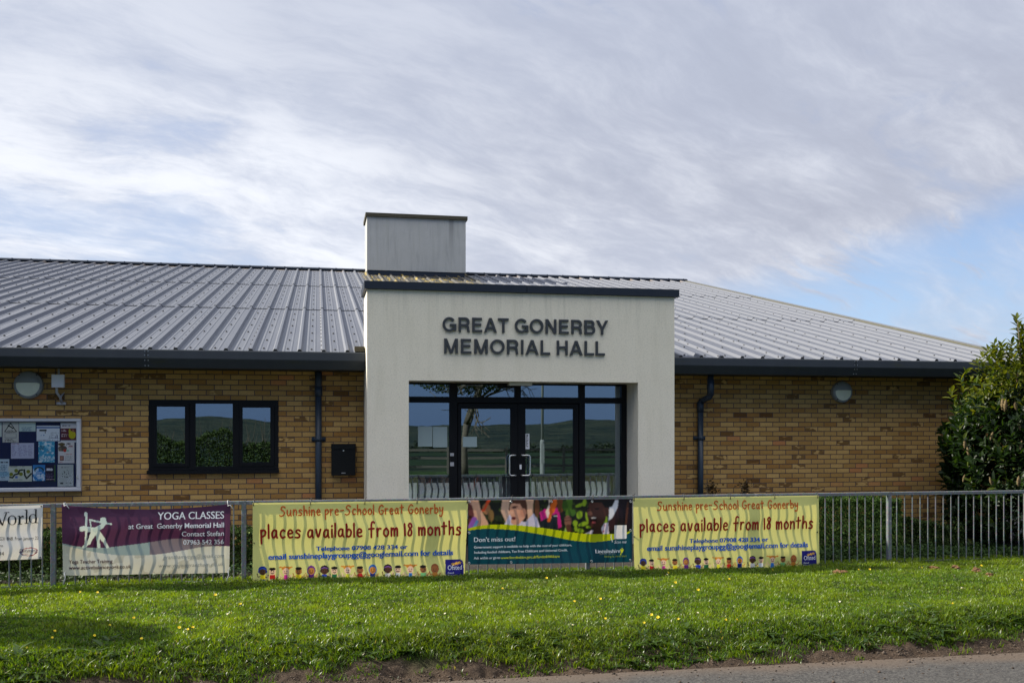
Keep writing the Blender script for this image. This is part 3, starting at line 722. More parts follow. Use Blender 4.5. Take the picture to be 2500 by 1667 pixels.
screen = fr.build('entrance_frame', M['black'], hall)
for a_, c_, z0, z1 in ((fx0 + .03, xsL[0], .09, ZT0), (xsR[1], px2x(2138), .09, ZT0), (fx0 + .03, xsL[0], ZT1, zh), (xsL[1], xm - .045, ZT1, zh), (xm + .045, xsR[0], ZT1, zh), (xsR[1], px2x(2138), ZT1, zh)):
    MB().box(a_ + .002, c_ - .002, YG, YG + .008, z0 + .002, z1 - .002).build('pane', M['glass'], screen)
dz1 = ZT0 - .012; gz1 = py2z(384)
hdl = None
for side in (0, 1):
    a_, c_ = (xsL[1] + .012, xm - .003) if side == 0 else (xm + .003, xsR[0] - .012)
    ga, gc = (px2x(610), px2x(1080)) if side == 0 else (px2x(1222), px2x(1680))
    d = MB(); ya, yb = YG - .035, YG + .02
    d.box(a_, ga, ya, yb, .012, dz1).box(gc, c_, ya, yb, .012, dz1).box(ga, gc, ya + .001, yb, gz1, dz1).box(ga, gc, ya + .001, yb, .012, .17)
    leaf = d.build('door', M['black'], hall)
    MB().box(ga + .001, gc - .001, YG - .012, YG - .004, .172, gz1 - .002).build('pane', M['glass'], leaf)
    hx = px2x(1125) if side == 0 else px2x(1180); out = px2x(1062) if side == 0 else px2x(1258)
    z0, z1 = py2z(1018), py2z(826); yh = ya - .06; sg = 1 if out > hx else -1; k_ = .03
    pts = [(hx, ya, z1), (hx, yh + .02, z1), (hx + sg * .02, yh, z1), (out - sg * k_, yh, z1), (out - sg * .008, yh, z1 - .008), (out, yh, z1 - k_), (out, yh, z0 + k_), (out - sg * .008, yh, z0 + .008), (out - sg * k_, yh, z0), (hx + sg * .02, yh, z0), (hx, yh + .02, z0), (hx, ya, z0)]
    MB().tube(pts, .0125, 10).build('handle', M['steel'], leaf, True)
    if side: MB().box(px2x(1165), px2x(1184), ya - .006, ya - .001, py2z(960), py2z(915)).build('lock_plate', M['white'], leaf)
for zz0, zz1 in ((830, 802), (925, 888)): MB().box(px2x(502), px2x(538), y0 - .004, y0 - .001, py2z(zz0), py2z(zz1)).build('keypad_sticker', M['bracket'], screen)
# lobby behind the glass
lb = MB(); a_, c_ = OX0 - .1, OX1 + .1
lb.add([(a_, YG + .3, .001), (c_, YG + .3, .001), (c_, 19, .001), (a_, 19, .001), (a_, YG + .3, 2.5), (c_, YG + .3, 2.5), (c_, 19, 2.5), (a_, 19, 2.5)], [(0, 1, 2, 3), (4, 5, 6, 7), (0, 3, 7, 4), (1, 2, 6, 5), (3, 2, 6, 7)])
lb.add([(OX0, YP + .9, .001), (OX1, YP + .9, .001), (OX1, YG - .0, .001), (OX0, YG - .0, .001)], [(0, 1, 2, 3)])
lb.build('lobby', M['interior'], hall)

# window: frame, three lights, blinds
wf = MB(); yo, yi = YW - .012, YW + .07
def wpx(zx): return X_(zx / 2.6133, YW)
def wpz(zy): return Z_(520, 600 + zy / 2.6133, YW)
wf.box(wx0, wx0 + .055, yo, yi, wz0 + .05, wz1).box(wx1 - .055, wx1, yo, yi, wz0 + .05, wz1).box(wx0 + .055, wx1 - .055, yo + .001, yi, wz1 - .055, wz1).box(wx0 + .055, wx1 - .055, yo + .001, yi, wz0 + .05, wz0 + .10)
m0, m1 = (wpx(1208), wpx(1248)), (wpx(1485), wpx(1528))
for q in (m0, m1): wf.box(q[0], q[1], yo + .002, yi, wz0 + .1, wz1 - .055)
win = wf.build('window', M['black'], hall)
MB().cbox(wx0 - .02, wx1 + .01, yo - .055, yi, wz0 - .002, wz0 + .048, .004).build('sill', M['black'], win)
for a_, c_, ga, gc, gz0, gz1_ in ((wx0 + .055, m0[0], wpx(1000), wpx(1181), wpz(1385), wpz(1027)), (m1[1], wx1 - .055, wpx(1548), wpx(1725), wpz(1382), wpz(1031))):
    sh_ = MB(); z0, z1 = wz0 + .1, wz1 - .055
    sh_.box(a_ + .003, ga, yo - .014, yi - .02, z0, z1).box(gc, c_ - .003, yo - .014, yi - .02, z0, z1).box(ga, gc, yo - .013, yi - .02, gz1_, z1).box(ga, gc, yo - .013, yi - .02, z0, gz0)
    sh_.box((ga + gc) / 2 - .04, (ga + gc) / 2 + .04, yo - .019, yo - .0125, z0 + .03, z0 + .04)
    cas = sh_.build('casement', M['black'], win)
    MB().box(ga, gc, yo + .01, yo + .016, gz0, gz1_).build('pane', M['glass'], cas)
    MB().box(a_ + .05, c_ - .05, yo - .022, yo - .0145, z1 - .035, z1 - .015).build('trickle_vent', M['black'], cas)
MB().box(m0[1], m1[0], yo + .012, yo + .018, wz0 + .1, wz1 - .055).build('pane', M['glass'], win)
bl = MB(); x = wx0 + .05; 
while x < wx1 - .05: bl.add([(x, YW + .16, wz0), (x + .083, YW + .135, wz0), (x + .083, YW + .135, wz1), (x, YW + .16, wz1)], [(0, 1, 2, 3)]); x += .088
bl.build('blind', M['blind'], win)
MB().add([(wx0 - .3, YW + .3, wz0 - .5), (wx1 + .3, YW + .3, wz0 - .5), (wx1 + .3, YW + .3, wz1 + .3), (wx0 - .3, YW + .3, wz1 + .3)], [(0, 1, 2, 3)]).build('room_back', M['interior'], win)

# downpipes
yp = YW - .065; xa = X_(777.5, yp)
dp = MB(); dp.tube([(xa, yp, -.05), (xa, yp, 2.30)], .047, 16).tube([(xa, yp, 2.24), (xa, yp, SOF + .003)], .051, 16).tube([(xa, yp, 2.17), (xa, yp, 2.31)], .056, 16)
zc = Z_(777, 1072, yp); dp.box(xa - .1, xa + .1, YW - .02, YW - .001, zc - .03, zc + .03).tube([(xa, yp, zc - .03), (xa, yp, zc + .03)], .054, 16)
dp.build('downpipe', M['pipe'], hall, True)
xb, xc = X_(1735, YE + .25), X_(1710, yp); zk = Z_(1725, 975, yp)
dp = MB(); dp.tube([(xb, YE + .25, SOF + .003), (xb, YE + .25, zk + .06), (xb - .012, YE + .26, zk + .03), (xc + .012, yp - .012, zk - .02), (xc, yp, zk - .05), (xc, yp, -.05)], .047, 16)
dp.tube([(xb, YE + .25, zk + .30), (xb, YE + .25, zk + .05)], .054, 16).tube([(xc, yp, zk - .04), (xc, yp, zk - .2)], .054, 16)
zc = Z_(1710, 1069, yp); dp.box(xc - .1, xc + .1, YW - .02, YW - .001, zc - .03, zc + .03).tube([(xc, yp, zc - .03), (xc, yp, zc + .03)], .054, 16)
dp.build('downpipe', M['pipe'], hall, True)

# ================================================================ THINGS ON THE WALL
def bulkhead(px, py, rpx, label):
    c = at(px, py, YW); r = rpx * (c.x * sP + c.y * cP) / F
    t = thing('bulkhead_light', (c.x, YW, c.z), label, 'wall light', 'round bulkhead lights on the brick wall')
    b = MB(); seg = 40
    prof = [(r, 0), (r, .05), (r * .97, .07), (r * .86, .082)]
    o = len(b.v)
    for rad, d in prof:
        for j in range(seg):
            a = 2 * math.pi * j / seg; b.v.append((c.x + rad * math.cos(a), YW - d, c.z + rad * math.sin(a)))
    for i in range(len(prof) - 1):
        for j in range(seg): b.f.append((o + i * seg + j, o + i * seg + (j + 1) % seg, o + (i + 1) * seg + (j + 1) % seg, o + (i + 1) * seg + j)); b.mi.append(0)
    b.add([(c.x + r * .86 * math.cos(2 * math.pi * j / seg), YW - .0815, c.z + r * .86 * math.sin(2 * math.pi * j / seg)) for j in range(seg)], [tuple(range(seg))])
    for a in (50, 130, 230, 310):
        x, z = c.x + r * .92 * math.cos(R(a)), c.z + r * .92 * math.sin(R(a)); b.box(x - .008, x + .008, YW - .084, YW - .07, z - .008, z + .008, 1)
    b.build('casing', [M['lampgrey'], M['screw']], t)
    # eyelid hood: upper half dome, its lower rim bowed
    h = MB(); nr, ns = 7, 28; vs = []
    for i in range(nr + 1):
        for j in range(ns + 1):
            a = R(8) + (math.pi - R(16)) * j / ns; q = i / nr
            rad = r * .86
            x = rad * math.cos(a); ztop = rad * math.sin(a); zlow = rad * .20 * (1 - (x / rad) ** 2) * 1.0 + rad * .09
            z = ztop * (1 - q) + zlow * q if ztop > zlow else zlow
            d = .083 + .034 * math.sqrt(max(0, 1 - (x / rad) ** 2)) * math.sin(q * math.pi / 2)
            vs.append((c.x + x, YW - d, c.z + z))
    h.add(vs, [(i * (ns + 1) + j, i * (ns + 1) + j + 1, (i + 1) * (ns + 1) + j + 1, (i + 1) * (ns + 1) + j) for i in range(nr) for j in range(ns)])
    h.build('eyelid_hood', M['lampgrey'], t, True)
    l = MB(); vs = [(c.x, YW - .098, c.z - r * .25)]; 
    rim = [(r * .80 * math.cos(a), r * .80 * math.sin(a)) for a in np.linspace(math.pi - R(12), 2 * math.pi + R(12), 30)]
    l.add(vs + [(c.x + x, YW - .0835, c.z + z) for x, z in rim], [(0, i, i + 1) for i in range(1, 30)] + [(0, 30, 1)])
    l.build('lens', M['lens'], t, True)
bulkhead(72, 940, 33.5, 'round grey bulkhead light beside the white aerial, above the notice board')
bulkhead(2052.5, 957, 25.8, 'round grey bulkhead light alone on the brick wall near the laurel bush')

c = at(142, 930, YW - .2)
t = thing('wireless_aerial', (c.x, YW, c.z), 'small white square wireless aerial on a grey wall bracket under the eaves', 'aerial')
hw, hh = .083, .088
b = MB(); b.cbox(c.x - hw, c.x + hw, c.y - .03, c.y + .02, c.z - hh, c.z + hh, .012); b.build('aerial_box', M['white'], t)
zb = Z_(142, 985, YW)
b = MB(); b.cbox(c.x - .06, c.x + .06, YW - .05, YW - .001, zb - .02, zb + .02, .005); b.tube([(c.x + .01, YW - .04, zb + .01), (c.x + .0, YW - .1, zb + .09), (c.x - .025, c.y + .03, zb + .15), (c.x - .03, c.y + .035, c.z - .02)], .018, 10)
b.add([(c.x - .01, YW - .09, zb + .10), (c.x + .06, YW - .09, zb + .165), (c.x + .06, YW - .11, zb + .15), (c.x + .01, YW - .11, zb + .06)], [(0, 1, 2, 3)])
b.tube([(c.x - .0, c.y + .03, c.z + hh - .02), (c.x, c.y + .03, SOF - .003)], .014, 8)
b.build('wall_bracket', M['bracket'], t, True)
b = MB(); b.tube([(c.x - .05, c.y + .01, c.z - hh), (c.x - .10, c.y + .05, c.z - hh + .03), (c.x - .10, c.y + .12, c.z + .05), (c.x - .06, YW - .01, c.z + .14)], .005, 6); b.build('cable', M['screw'], t, True)

x0, x1, z0, z1 = X_(809, YW - .1), X_(868, YW - .1), Z_(838, 1160, YW - .1), Z_(838, 1083, YW - .1)
t = thing('letter_box', (x0, YW, z0), 'black metal letter box on the brick wall beside the porch', 'letter box')
MB().cbox(x0, x1, YW - .11, YW - .001, z0, z1 - .075, .006).build('box_body', M['postbox'], t)
MB().cbox(x0 - .002, x1 + .002, YW - .125, YW - .001, z1 - .072, z1, .008).build('flap', M['postbox'], t)
MB().tube([((x0 + x1) / 2, YW - .118, z1 - .1), ((x0 + x1) / 2, YW - .10, z1 - .1)], .011, 12).build('lock', M['steel'], t)
MB().box((x0 + x1) / 2 - .03, (x0 + x1) / 2 + .03, YW - .1115, YW - .109, z0 + .03, z0 + .04).build('maker_plate', M['bracket'], t)

zz = OZ - .004; x0, x1 = X_(970 + 1070 / 3.92, YP + .05), X_(970 + 1292 / 3.92, YP + .05)
t = thing('porch_light', (x0, YP + .1, zz), 'slim cream strip light under the head of the porch opening', 'strip light')
MB().cbox(x0, x1, YP + .05, YP + .16, zz - .05, zz, .01).build('light_casing', simple('cream_casing', (.42, .38, .26), .5), t)

# notice board -----------------------------------------------------------
YN = YW - .07
nx0, nx1, nz0, nz1 = X_(-150, YN), X_(197.5, YN), Z_(120, 1200, YN), Z_(120, 1021, YN)
t = thing('notice_board', (nx0, YW, nz0), 'wall mounted notice board with silver frame and navy felt full of papers', 'notice board')
ft, fbm_ = .048, .06
b = MB(); fy0, fy1 = YN - .01, YW - .001
b.cbox(nx0, nx0 + .075, fy0, fy1, nz0 + fbm_, nz1 - ft, .012).cbox(nx1 - .062, nx1, fy0, fy1, nz0 + fbm_, nz1 - ft, .012)
pr = lambda a_, c_: [(fy1, a_), (fy0 + .012, a_), (fy0, a_ + .012), (fy0, c_ - .012), (fy0 + .012, c_), (fy1, c_)]
b.extrude_x(pr(nz1 - ft, nz1), nx0, nx1).extrude_x(pr(nz0, nz0 + fbm_), nx0, nx1)
b.build('board_frame', M['alu'], t)
MB().box(nx0 + .07, nx1 - .06, YW - .018, YW - .003, nz0 + fbm_ - .01, nz1 - ft + .01).build('felt_panel', M['felt'], t)
MB().box(nx0 + .072, nx1 - .0625, fy0 + .012, fy0 + .016, nz0 + fbm_ + .001, nz1 - ft - .001).build('pane', M['bglass'], t)
lx, lz = X_(189, fy0), Z_(189, 900 + 1262 / 4.75, fy0)
MB().tube([(lx, fy0 - .012, lz), (lx, fy0 + .002, lz)], .014, 14).box(lx - .012, lx + .012, fy0 - .004, fy0 + .001, lz + .008, lz + .03).build('lock', M['steel'], t)
YPAP = YW - .0195
def paper(q, label, paint, name='pinned_notice'):
    """a printed sheet pinned to the felt; q = its box in the close-up's pixels"""
    l, tp, r_, bt = q
    X0, X1 = X_(l / 4.75, YPAP), X_(r_ / 4.75, YPAP); Z1, Z0 = Z_((l + r_) / 9.5, 900 + tp / 4.75, YPAP), Z_((l + r_) / 9.5, 900 + bt / 4.75, YPAP)
    nx, ny = 64, 64; gu, gv = np.meshgrid(np.linspace(0, 1, nx), np.linspace(0, 1, ny)); u, v = gu.ravel(), 1 - gv.ravel()
    c = np.tile(lin((226, 228, 224)), (nx * ny, 1))
    def put(mask, rgb): c[mask] = lin(rgb)
    def lines(u0, u1, v0, v1, nl, rgb, fill=.5, seed=1):
        r2 = np.random.default_rng(seed)
        for i in range(nl):
            vc = v0 + (v1 - v0) * (i + .5) / nl; uu = u0 + (u1 - u0) * r2.uniform(.6, 1)
            gate = vnoise(u * 40, v * 0 + i, seed + i) > .35
            put((abs(v - vc) < (v1 - v0) / nl * fill / 2) & (u > u0) & (u < uu) & gate, rgb)
    paint(u, v, put, lines)
    curl = .004 * np.sin(gu.ravel() * 3.1) * np.cos(gv.ravel() * 2 + l) 
    vs = np.c_[X0 + (X1 - X0) * u, YPAP - .002 - np.abs(curl), Z1 - (Z1 - Z0) * v]
    i = (np.arange(ny - 1)[:, None] * nx + np.arange(nx - 1)[None]).ravel()
    o = np_mesh(name, vs, np.c_[i, i + 1, i + nx + 1, i + nx], M['paper'], col=c)
    tag(o, label, 'notice', 'papers pinned inside the notice board'); return o, (X0, X1, Z0, Z1)
def word(s, parent, x0, x1, zb, ch, y, m, **kw):
    v, f = text_fit(s, x0, x1, zb, ch, **kw); b = MB(); b.add([(x, y, z) for x, z in v], f); return b.build('lettering', m, parent)
K_ = M['screw']
def p_cctv(u, v, put, lines):
    put(u > -1, (198, 196, 186))
    tri = (v > .03) & (v < .49) & (abs(u - .5) < (v - .0) * .84); put(tri, (20, 20, 20))
    put((v > .10) & (v < .455) & (abs(u - .5) < (v - .075) * .84), (205, 203, 192))
    put((abs(u - .45 + (v - .22) * .3) < .14) & (abs(v - .22 - (u - .5) * .35) < .035), (20, 20, 20)); put((abs(u - .62) < .05) & (abs(v - .29) < .03), (20, 20, 20))
    put((u > .14) & (u < .86) & (v > .55) & (v < .78) & ~((u > .17) & (u < .83) & (v > .57) & (v < .76)), (120, 125, 130)); lines(.14, .9, .82, .98, 3, (40, 40, 40), .6, 3)
    lines(.2, .8, .5, .54, 1, (60, 60, 60), .5, 4)
o, q = paper((30, 620, 217, 853), 'white camera warning notice with a black triangle', p_cctv)
word('CCTV', o, q[0] + .32 * (q[1] - q[0]), q[0] + .68 * (q[1] - q[0]), q[2] + .545 * (q[3] - q[2]), .065 * (q[3] - q[2]), YPAP - .009, K_, bold=.02)
paper((-170, 622, 20, 788), 'pale sheet left of the camera warning notice, at the photo edge', lambda u, v, put, lines: (put(u > -1, (205, 215, 205)), lines(.1, .95, .2, .8, 6, (120, 140, 150), .4, 5)))
paper((222, 620, 413, 726), 'half hidden pale green card at the top, right of the camera warning', lambda u, v, put, lines: (put(u > -1, (190, 208, 200)), put(v < .15, (225, 225, 200)), lines(.15, .95, .5, .95, 4, (50, 90, 130), .5, 6)))
def p_logo(u, v, put, lines):
    put(u > -1, (222, 226, 230)); put((v > .07) & (v < .16), (70, 105, 160)); lines(.12, .5, .24, .36, 1, (40, 40, 45), .9, 7)
    put((abs(u - .37) < .015) & (v > .38) & (v < .5), (40, 40, 45)); lines(.6, .98, .4, .65, 5, (120, 125, 130), .4, 8); lines(.18, .36, .58, .66, 1, (90, 140, 180), .8, 9)
    for i in range(6): put((abs(u - (.57 + i * .065)) < .012) & (v > .74 - .10 * abs(i - 2.5) / 2.5) & (v < .82), (30, 50, 100))
    put((v > .82) & (v < .835) & (u > .5), (50, 60, 90)); lines(.06, .95, .88, .98, 1, (70, 70, 80), .4, 10)
o, q = paper((425, 660, 692, 837), 'white landscape sheet with a blue top band and tiny blue figures', p_logo)
def p_dance(u, v, put, lines):
    put(u > -1, (214, 210, 210)); put(v > .27, (96, 40, 52)); lines(.1, .9, .1, .18, 1, (60, 60, 70), .6, 11)
    put(((u - .74) / .22) ** 2 + ((v - .62) / .2) ** 2 < 1, (190, 180, 30)); put(((u - .58) / .06) ** 2 + ((v - .43) / .14) ** 2 < 1, (185, 170, 40)); put(((u - .8) / .07) ** 2 + ((v - .4) / .08) ** 2 < 1, (150, 100, 70))
    lines(.06, .4, .32, .45, 2, (225, 205, 205), .5, 12); lines(.04, .45, .55, .72, 3, (220, 200, 200), .5, 13); put(v > .9, (205, 205, 210))
paper((703, 628, 886, 852), 'maroon poster with a person in yellow at the top right corner', p_dance)
paper((128, 860, 395, 1040), 'lilac typed table on a landscape sheet in the middle of the board', lambda u, v, put, lines: (put(u > -1, (196, 196, 214)), [lines(a, a + .22, .08, .85, 12, (140, 135, 170), .45, 20 + i) for i, a in enumerate((.03, .3, .52, .74))], lines(.03, .5, .03, .09, 1, (150, 60, 70), .5, 30)))
def p_sea(u, v, put, lines):
    n = fbm(u * 7, v * 9, 31); c_ = n > .5; put(u > -1, (70, 160, 195)); put(c_, (150, 205, 220)); put(n > .62, (225, 235, 235))
    lines(.06, .45, .2, .42, 4, (40, 70, 80), .6, 32); lines(.06, .95, .7, .96, 4, (235, 240, 235), .6, 33); lines(.5, .9, .48, .56, 2, (200, 150, 110), .5, 34)
paper((446, 840, 634, 1086), 'turquoise wave patterned poster left of the food poster', p_sea)
def p_yes(u, v, put, lines):
    put(u > -1, (222, 216, 212))
    for x, y, r1, r2, c_ in ((.22, .13, .22, .07, (105, 85, 50)), (.28, .32, .27, .13, (90, 75, 65)), (.42, .42, .1, .07, (190, 55, 45)), (.12, .36, .1, .1, (120, 110, 90)), (.6, .42, .08, .05, (150, 195, 170))): put(((u - x) / r1) ** 2 + ((v - y) / r2) ** 2 < 1, c_)
    lines(.4, .9, .55, .62, 2, (190, 90, 80), .5, 41); put((u > .1) & (u < .36) & (v > .66) & (v < .88), (130, 75, 70)); put((u > .14) & (u < .3) & (v > .7) & (v < .84), (175, 130, 110)); lines(.4, .95, .66, .9, 6, (120, 120, 120), .4, 42); lines(.05, .3, .92, .97, 1, (190, 90, 80), .5, 43)
o, q = paper((674, 842, 862, 1094), 'white poster showing plates of food and the word yes', p_yes)
red = simple('crimson_print', (.35, .02, .07), .6); dkp = simple('maroon_print', (.055, .012, .02), .6)
word('yes', o, q[0] + .5 * (q[1] - q[0]), q[0] + .78 * (q[1] - q[0]), q[2] + .86 * (q[3] - q[2]), .11 * (q[3] - q[2]), YPAP - .009, dkp, shear=.3, bold=.02)
word('you', o, q[0] + .63 * (q[1] - q[0]), q[0] + .92 * (q[1] - q[0]), q[2] + .75 * (q[3] - q[2]), .09 * (q[3] - q[2]), YPAP - .009, red, shear=.3, bold=.02)
paper((-100, 1046, 108, 1297), 'pale blue sheet with dark headings at the lower left edge', lambda u, v, put, lines: (put(u > -1, (190, 208, 216)), put((v > .6) & (v < .8), (150, 190, 210)), lines(.5, .95, .1, .2, 1, (50, 60, 70), .5, 51), lines(.5, .95, .25, .95, 9, (90, 120, 140), .45, 52)))
def p_path(u, v, put, lines):
    put(u > -1, (212, 214, 196)); lines(.07, .93, .02, .07, 1, (60, 60, 60), .7, 61)
    d = np.full(u.shape, 9.); tr = [(.03, .7), (.18, .75), (.28, .55), (.42, .5), (.48, .28), (.6, .25)]; tr2 = [(.68, .25), (.7, .6), (.78, .8), (.88, .65), (.97, .5)]
    for T_ in (tr, tr2):
        for a_, c_ in zip(T_[:-1], T_[1:]):
            ax, ay, bx, by = *a_, *c_; tt = np.clip(((u - ax) * (bx - ax) + (v - ay) * (by - ay)) / ((bx - ax) ** 2 + (by - ay) ** 2), 0, 1); d = np.minimum(d, np.hypot((u - ax - tt * (bx - ax)) * 1.4, v - ay - tt * (by - ay)))
    put(d < .055, (62, 66, 52))
    for x, y in ((.13, .53), (.34, .3), (.54, .52), (.85, .36)): put(np.hypot((u - x) * 1.45, v - y) < .12, (128, 132, 38))
    put((abs(u - .35) < .05) & (abs(v - .72) < .07), (90, 120, 190)); lines(.2, .7, .86, .9, 1, (90, 110, 90), .6, 62)
paper((95, 1127, 370, 1306), 'cream landscape sheet with a winding dark path and green discs', p_path)
def p_sky(u, v, put, lines):
    n = fbm(u * 5, v * 6, 71); put(u > -1, (60, 135, 200)); put(n > .52, (150, 195, 225)); put(n > .62, (220, 230, 240)); put((np.hypot((u - .5) / .38, (v - .32) / .2) < 1) & (np.hypot((u - .5) / .3, (v - .4) / .2) > 1), (45, 70, 60)); lines(.3, .75, .45, .8, 5, (235, 245, 250), .4, 72)
o, q = paper((382, 1113, 526, 1298), 'small sky blue leaflet pinned slightly askew beside a dark leaflet', p_sky)
paper((520, 1115, 645, 1304), 'small dark purple leaflet with white lettering at the bottom', lambda u, v, put, lines: (put(u > -1, (42, 34, 58)), put((v > .2) & (v < .34) & (u > .12) & (u < .5) & (vnoise(u * 9, v * 5, 4) > .35), (225, 225, 230)), put(np.hypot((u - .62) / .13, (v - .28) / .08) < 1, (215, 215, 220)), put(u > .85, (60, 90, 60)), lines(.1, .9, .5, .8, 5, (130, 110, 150), .4, 81), lines(.1, .9, .85, .91, 1, (220, 190, 200), .5, 82)))
def p_crease(u, v, put, lines):
    put(u > -1, (188, 192, 186)); s_ = np.sin((u * 1.1 + v * .9) * 42); put((s_ > .8) & (v > .3) & (fbm(u * 3, v * 3, 91) > .48), (225, 230, 232)); lines(.2, .85, .1, .16, 1, (90, 90, 90), .5, 92)
    for i in range(14): x, y = rng.uniform(.3, .8), rng.uniform(.25, .6); put((abs(u - x) < .025) & (abs(v - y) < .02), (60, 65, 60))
    put((u > .17) & (u < .36) & (v > .82) & (v < .9), (70, 75, 75)); lines(.5, .9, .83, .87, 1, (90, 90, 90), .5, 93)
paper((668, 1109, 852, 1362), 'creased grey sheet in a clear sleeve at the bottom right corner', p_crease)

# papers taped to the entrance glass ---------------------------------------
tp = simple('taped_paper', (.33, .42, .43), .8, 0, .06)
def taped(q, label, y, m=tp, name='taped_notice'):
    o = MB().box(px2x(q[0]), px2x(q[2]), y - .003, y - .0015, py2z(q[3]), py2z(q[1])).build(name, m)
    return tag(o, label, 'notice')
taped((198, 553, 335, 740), 'plain pale sheet on the left sidelight, farther from the doors than its twin', YG)
taped((341, 555, 478, 748), 'plain pale sheet on the left sidelight, the one next to the door post', YG)
o = taped((625, 649, 760, 745), 'small white notice taped to the left entrance door', YG - .012)
o = taped((1223, 620, 1262, 768), 'narrow white upright sign on the right entrance door reading pull', YG - .014, M['white'], 'door_sign')
for i, ch in enumerate('PULL'): word(ch, o, px2x(1234), px2x(1250), py2z(664 + i * 27), .056, YG - .0185, M['screw'], bold=.02)

# ================================================================ RAILING: panels of two metres
RX0 = -2.816; PW = 2.0
rz1, rz0 = Z_(2170, 1200.5, YF), Z_(2170, 1369, YF)
PAN = ['galvanised railing panel behind the white banner at the left end', 'galvanised railing panel behind the purple and cream yoga banner', 'galvanised railing panel hidden by the left yellow banner',
       'galvanised railing panel behind the seam between the left yellow banner and the teal banner', 'galvanised railing panel behind the seam between the teal banner and the right yellow banner',
       'galvanised railing panel half bare, right of the right yellow banner', 'bare galvanised railing panel in front of the laurel bush', 'last galvanised railing post at the right edge of the picture']
def make_panel():
    t = thing('railing_panel', (RX0, YF, 0), PAN[1], 'railing', 'galvanised pedestrian railing panels')
    MB().cbox(RX0 - .025, RX0 + .025, YF - .025, YF + .025, -.25, rz1, .004).box(RX0 - .028, RX0 - .0252, YF - .012, YF + .012, rz1 - .11, rz1 - .085).build('post', M['galv'], t)
    MB().extrude_x([(YF - .02, rz1 - .04), (YF - .02, rz1 - .006), (YF - .014, rz1), (YF + .014, rz1), (YF + .02, rz1 - .006), (YF + .02, rz1 - .04)], RX0 + .027, RX0 + PW - .027).build('top_rail', M['galv'], t)
    MB().box(RX0 + .027, RX0 + PW - .027, YF - .018, YF + .018, rz0 - .035, rz0).build('bottom_rail', M['galv'], t)
    for i in range(1, 18):
        x = RX0 + PW * i / 18; MB().tube([(x, YF, rz0 - .01), (x, YF, rz1 - .03)], .0075, 8, 0, False).build('bar', M['galv'], t, True)
    return t
panel = make_panel()
for i in range(-1, 7):
    if i == 0: continue
    copy_tree(panel, (RX0 + PW * i, YF, 0), PAN[i + 1])
bpy.context.view_layer.update()

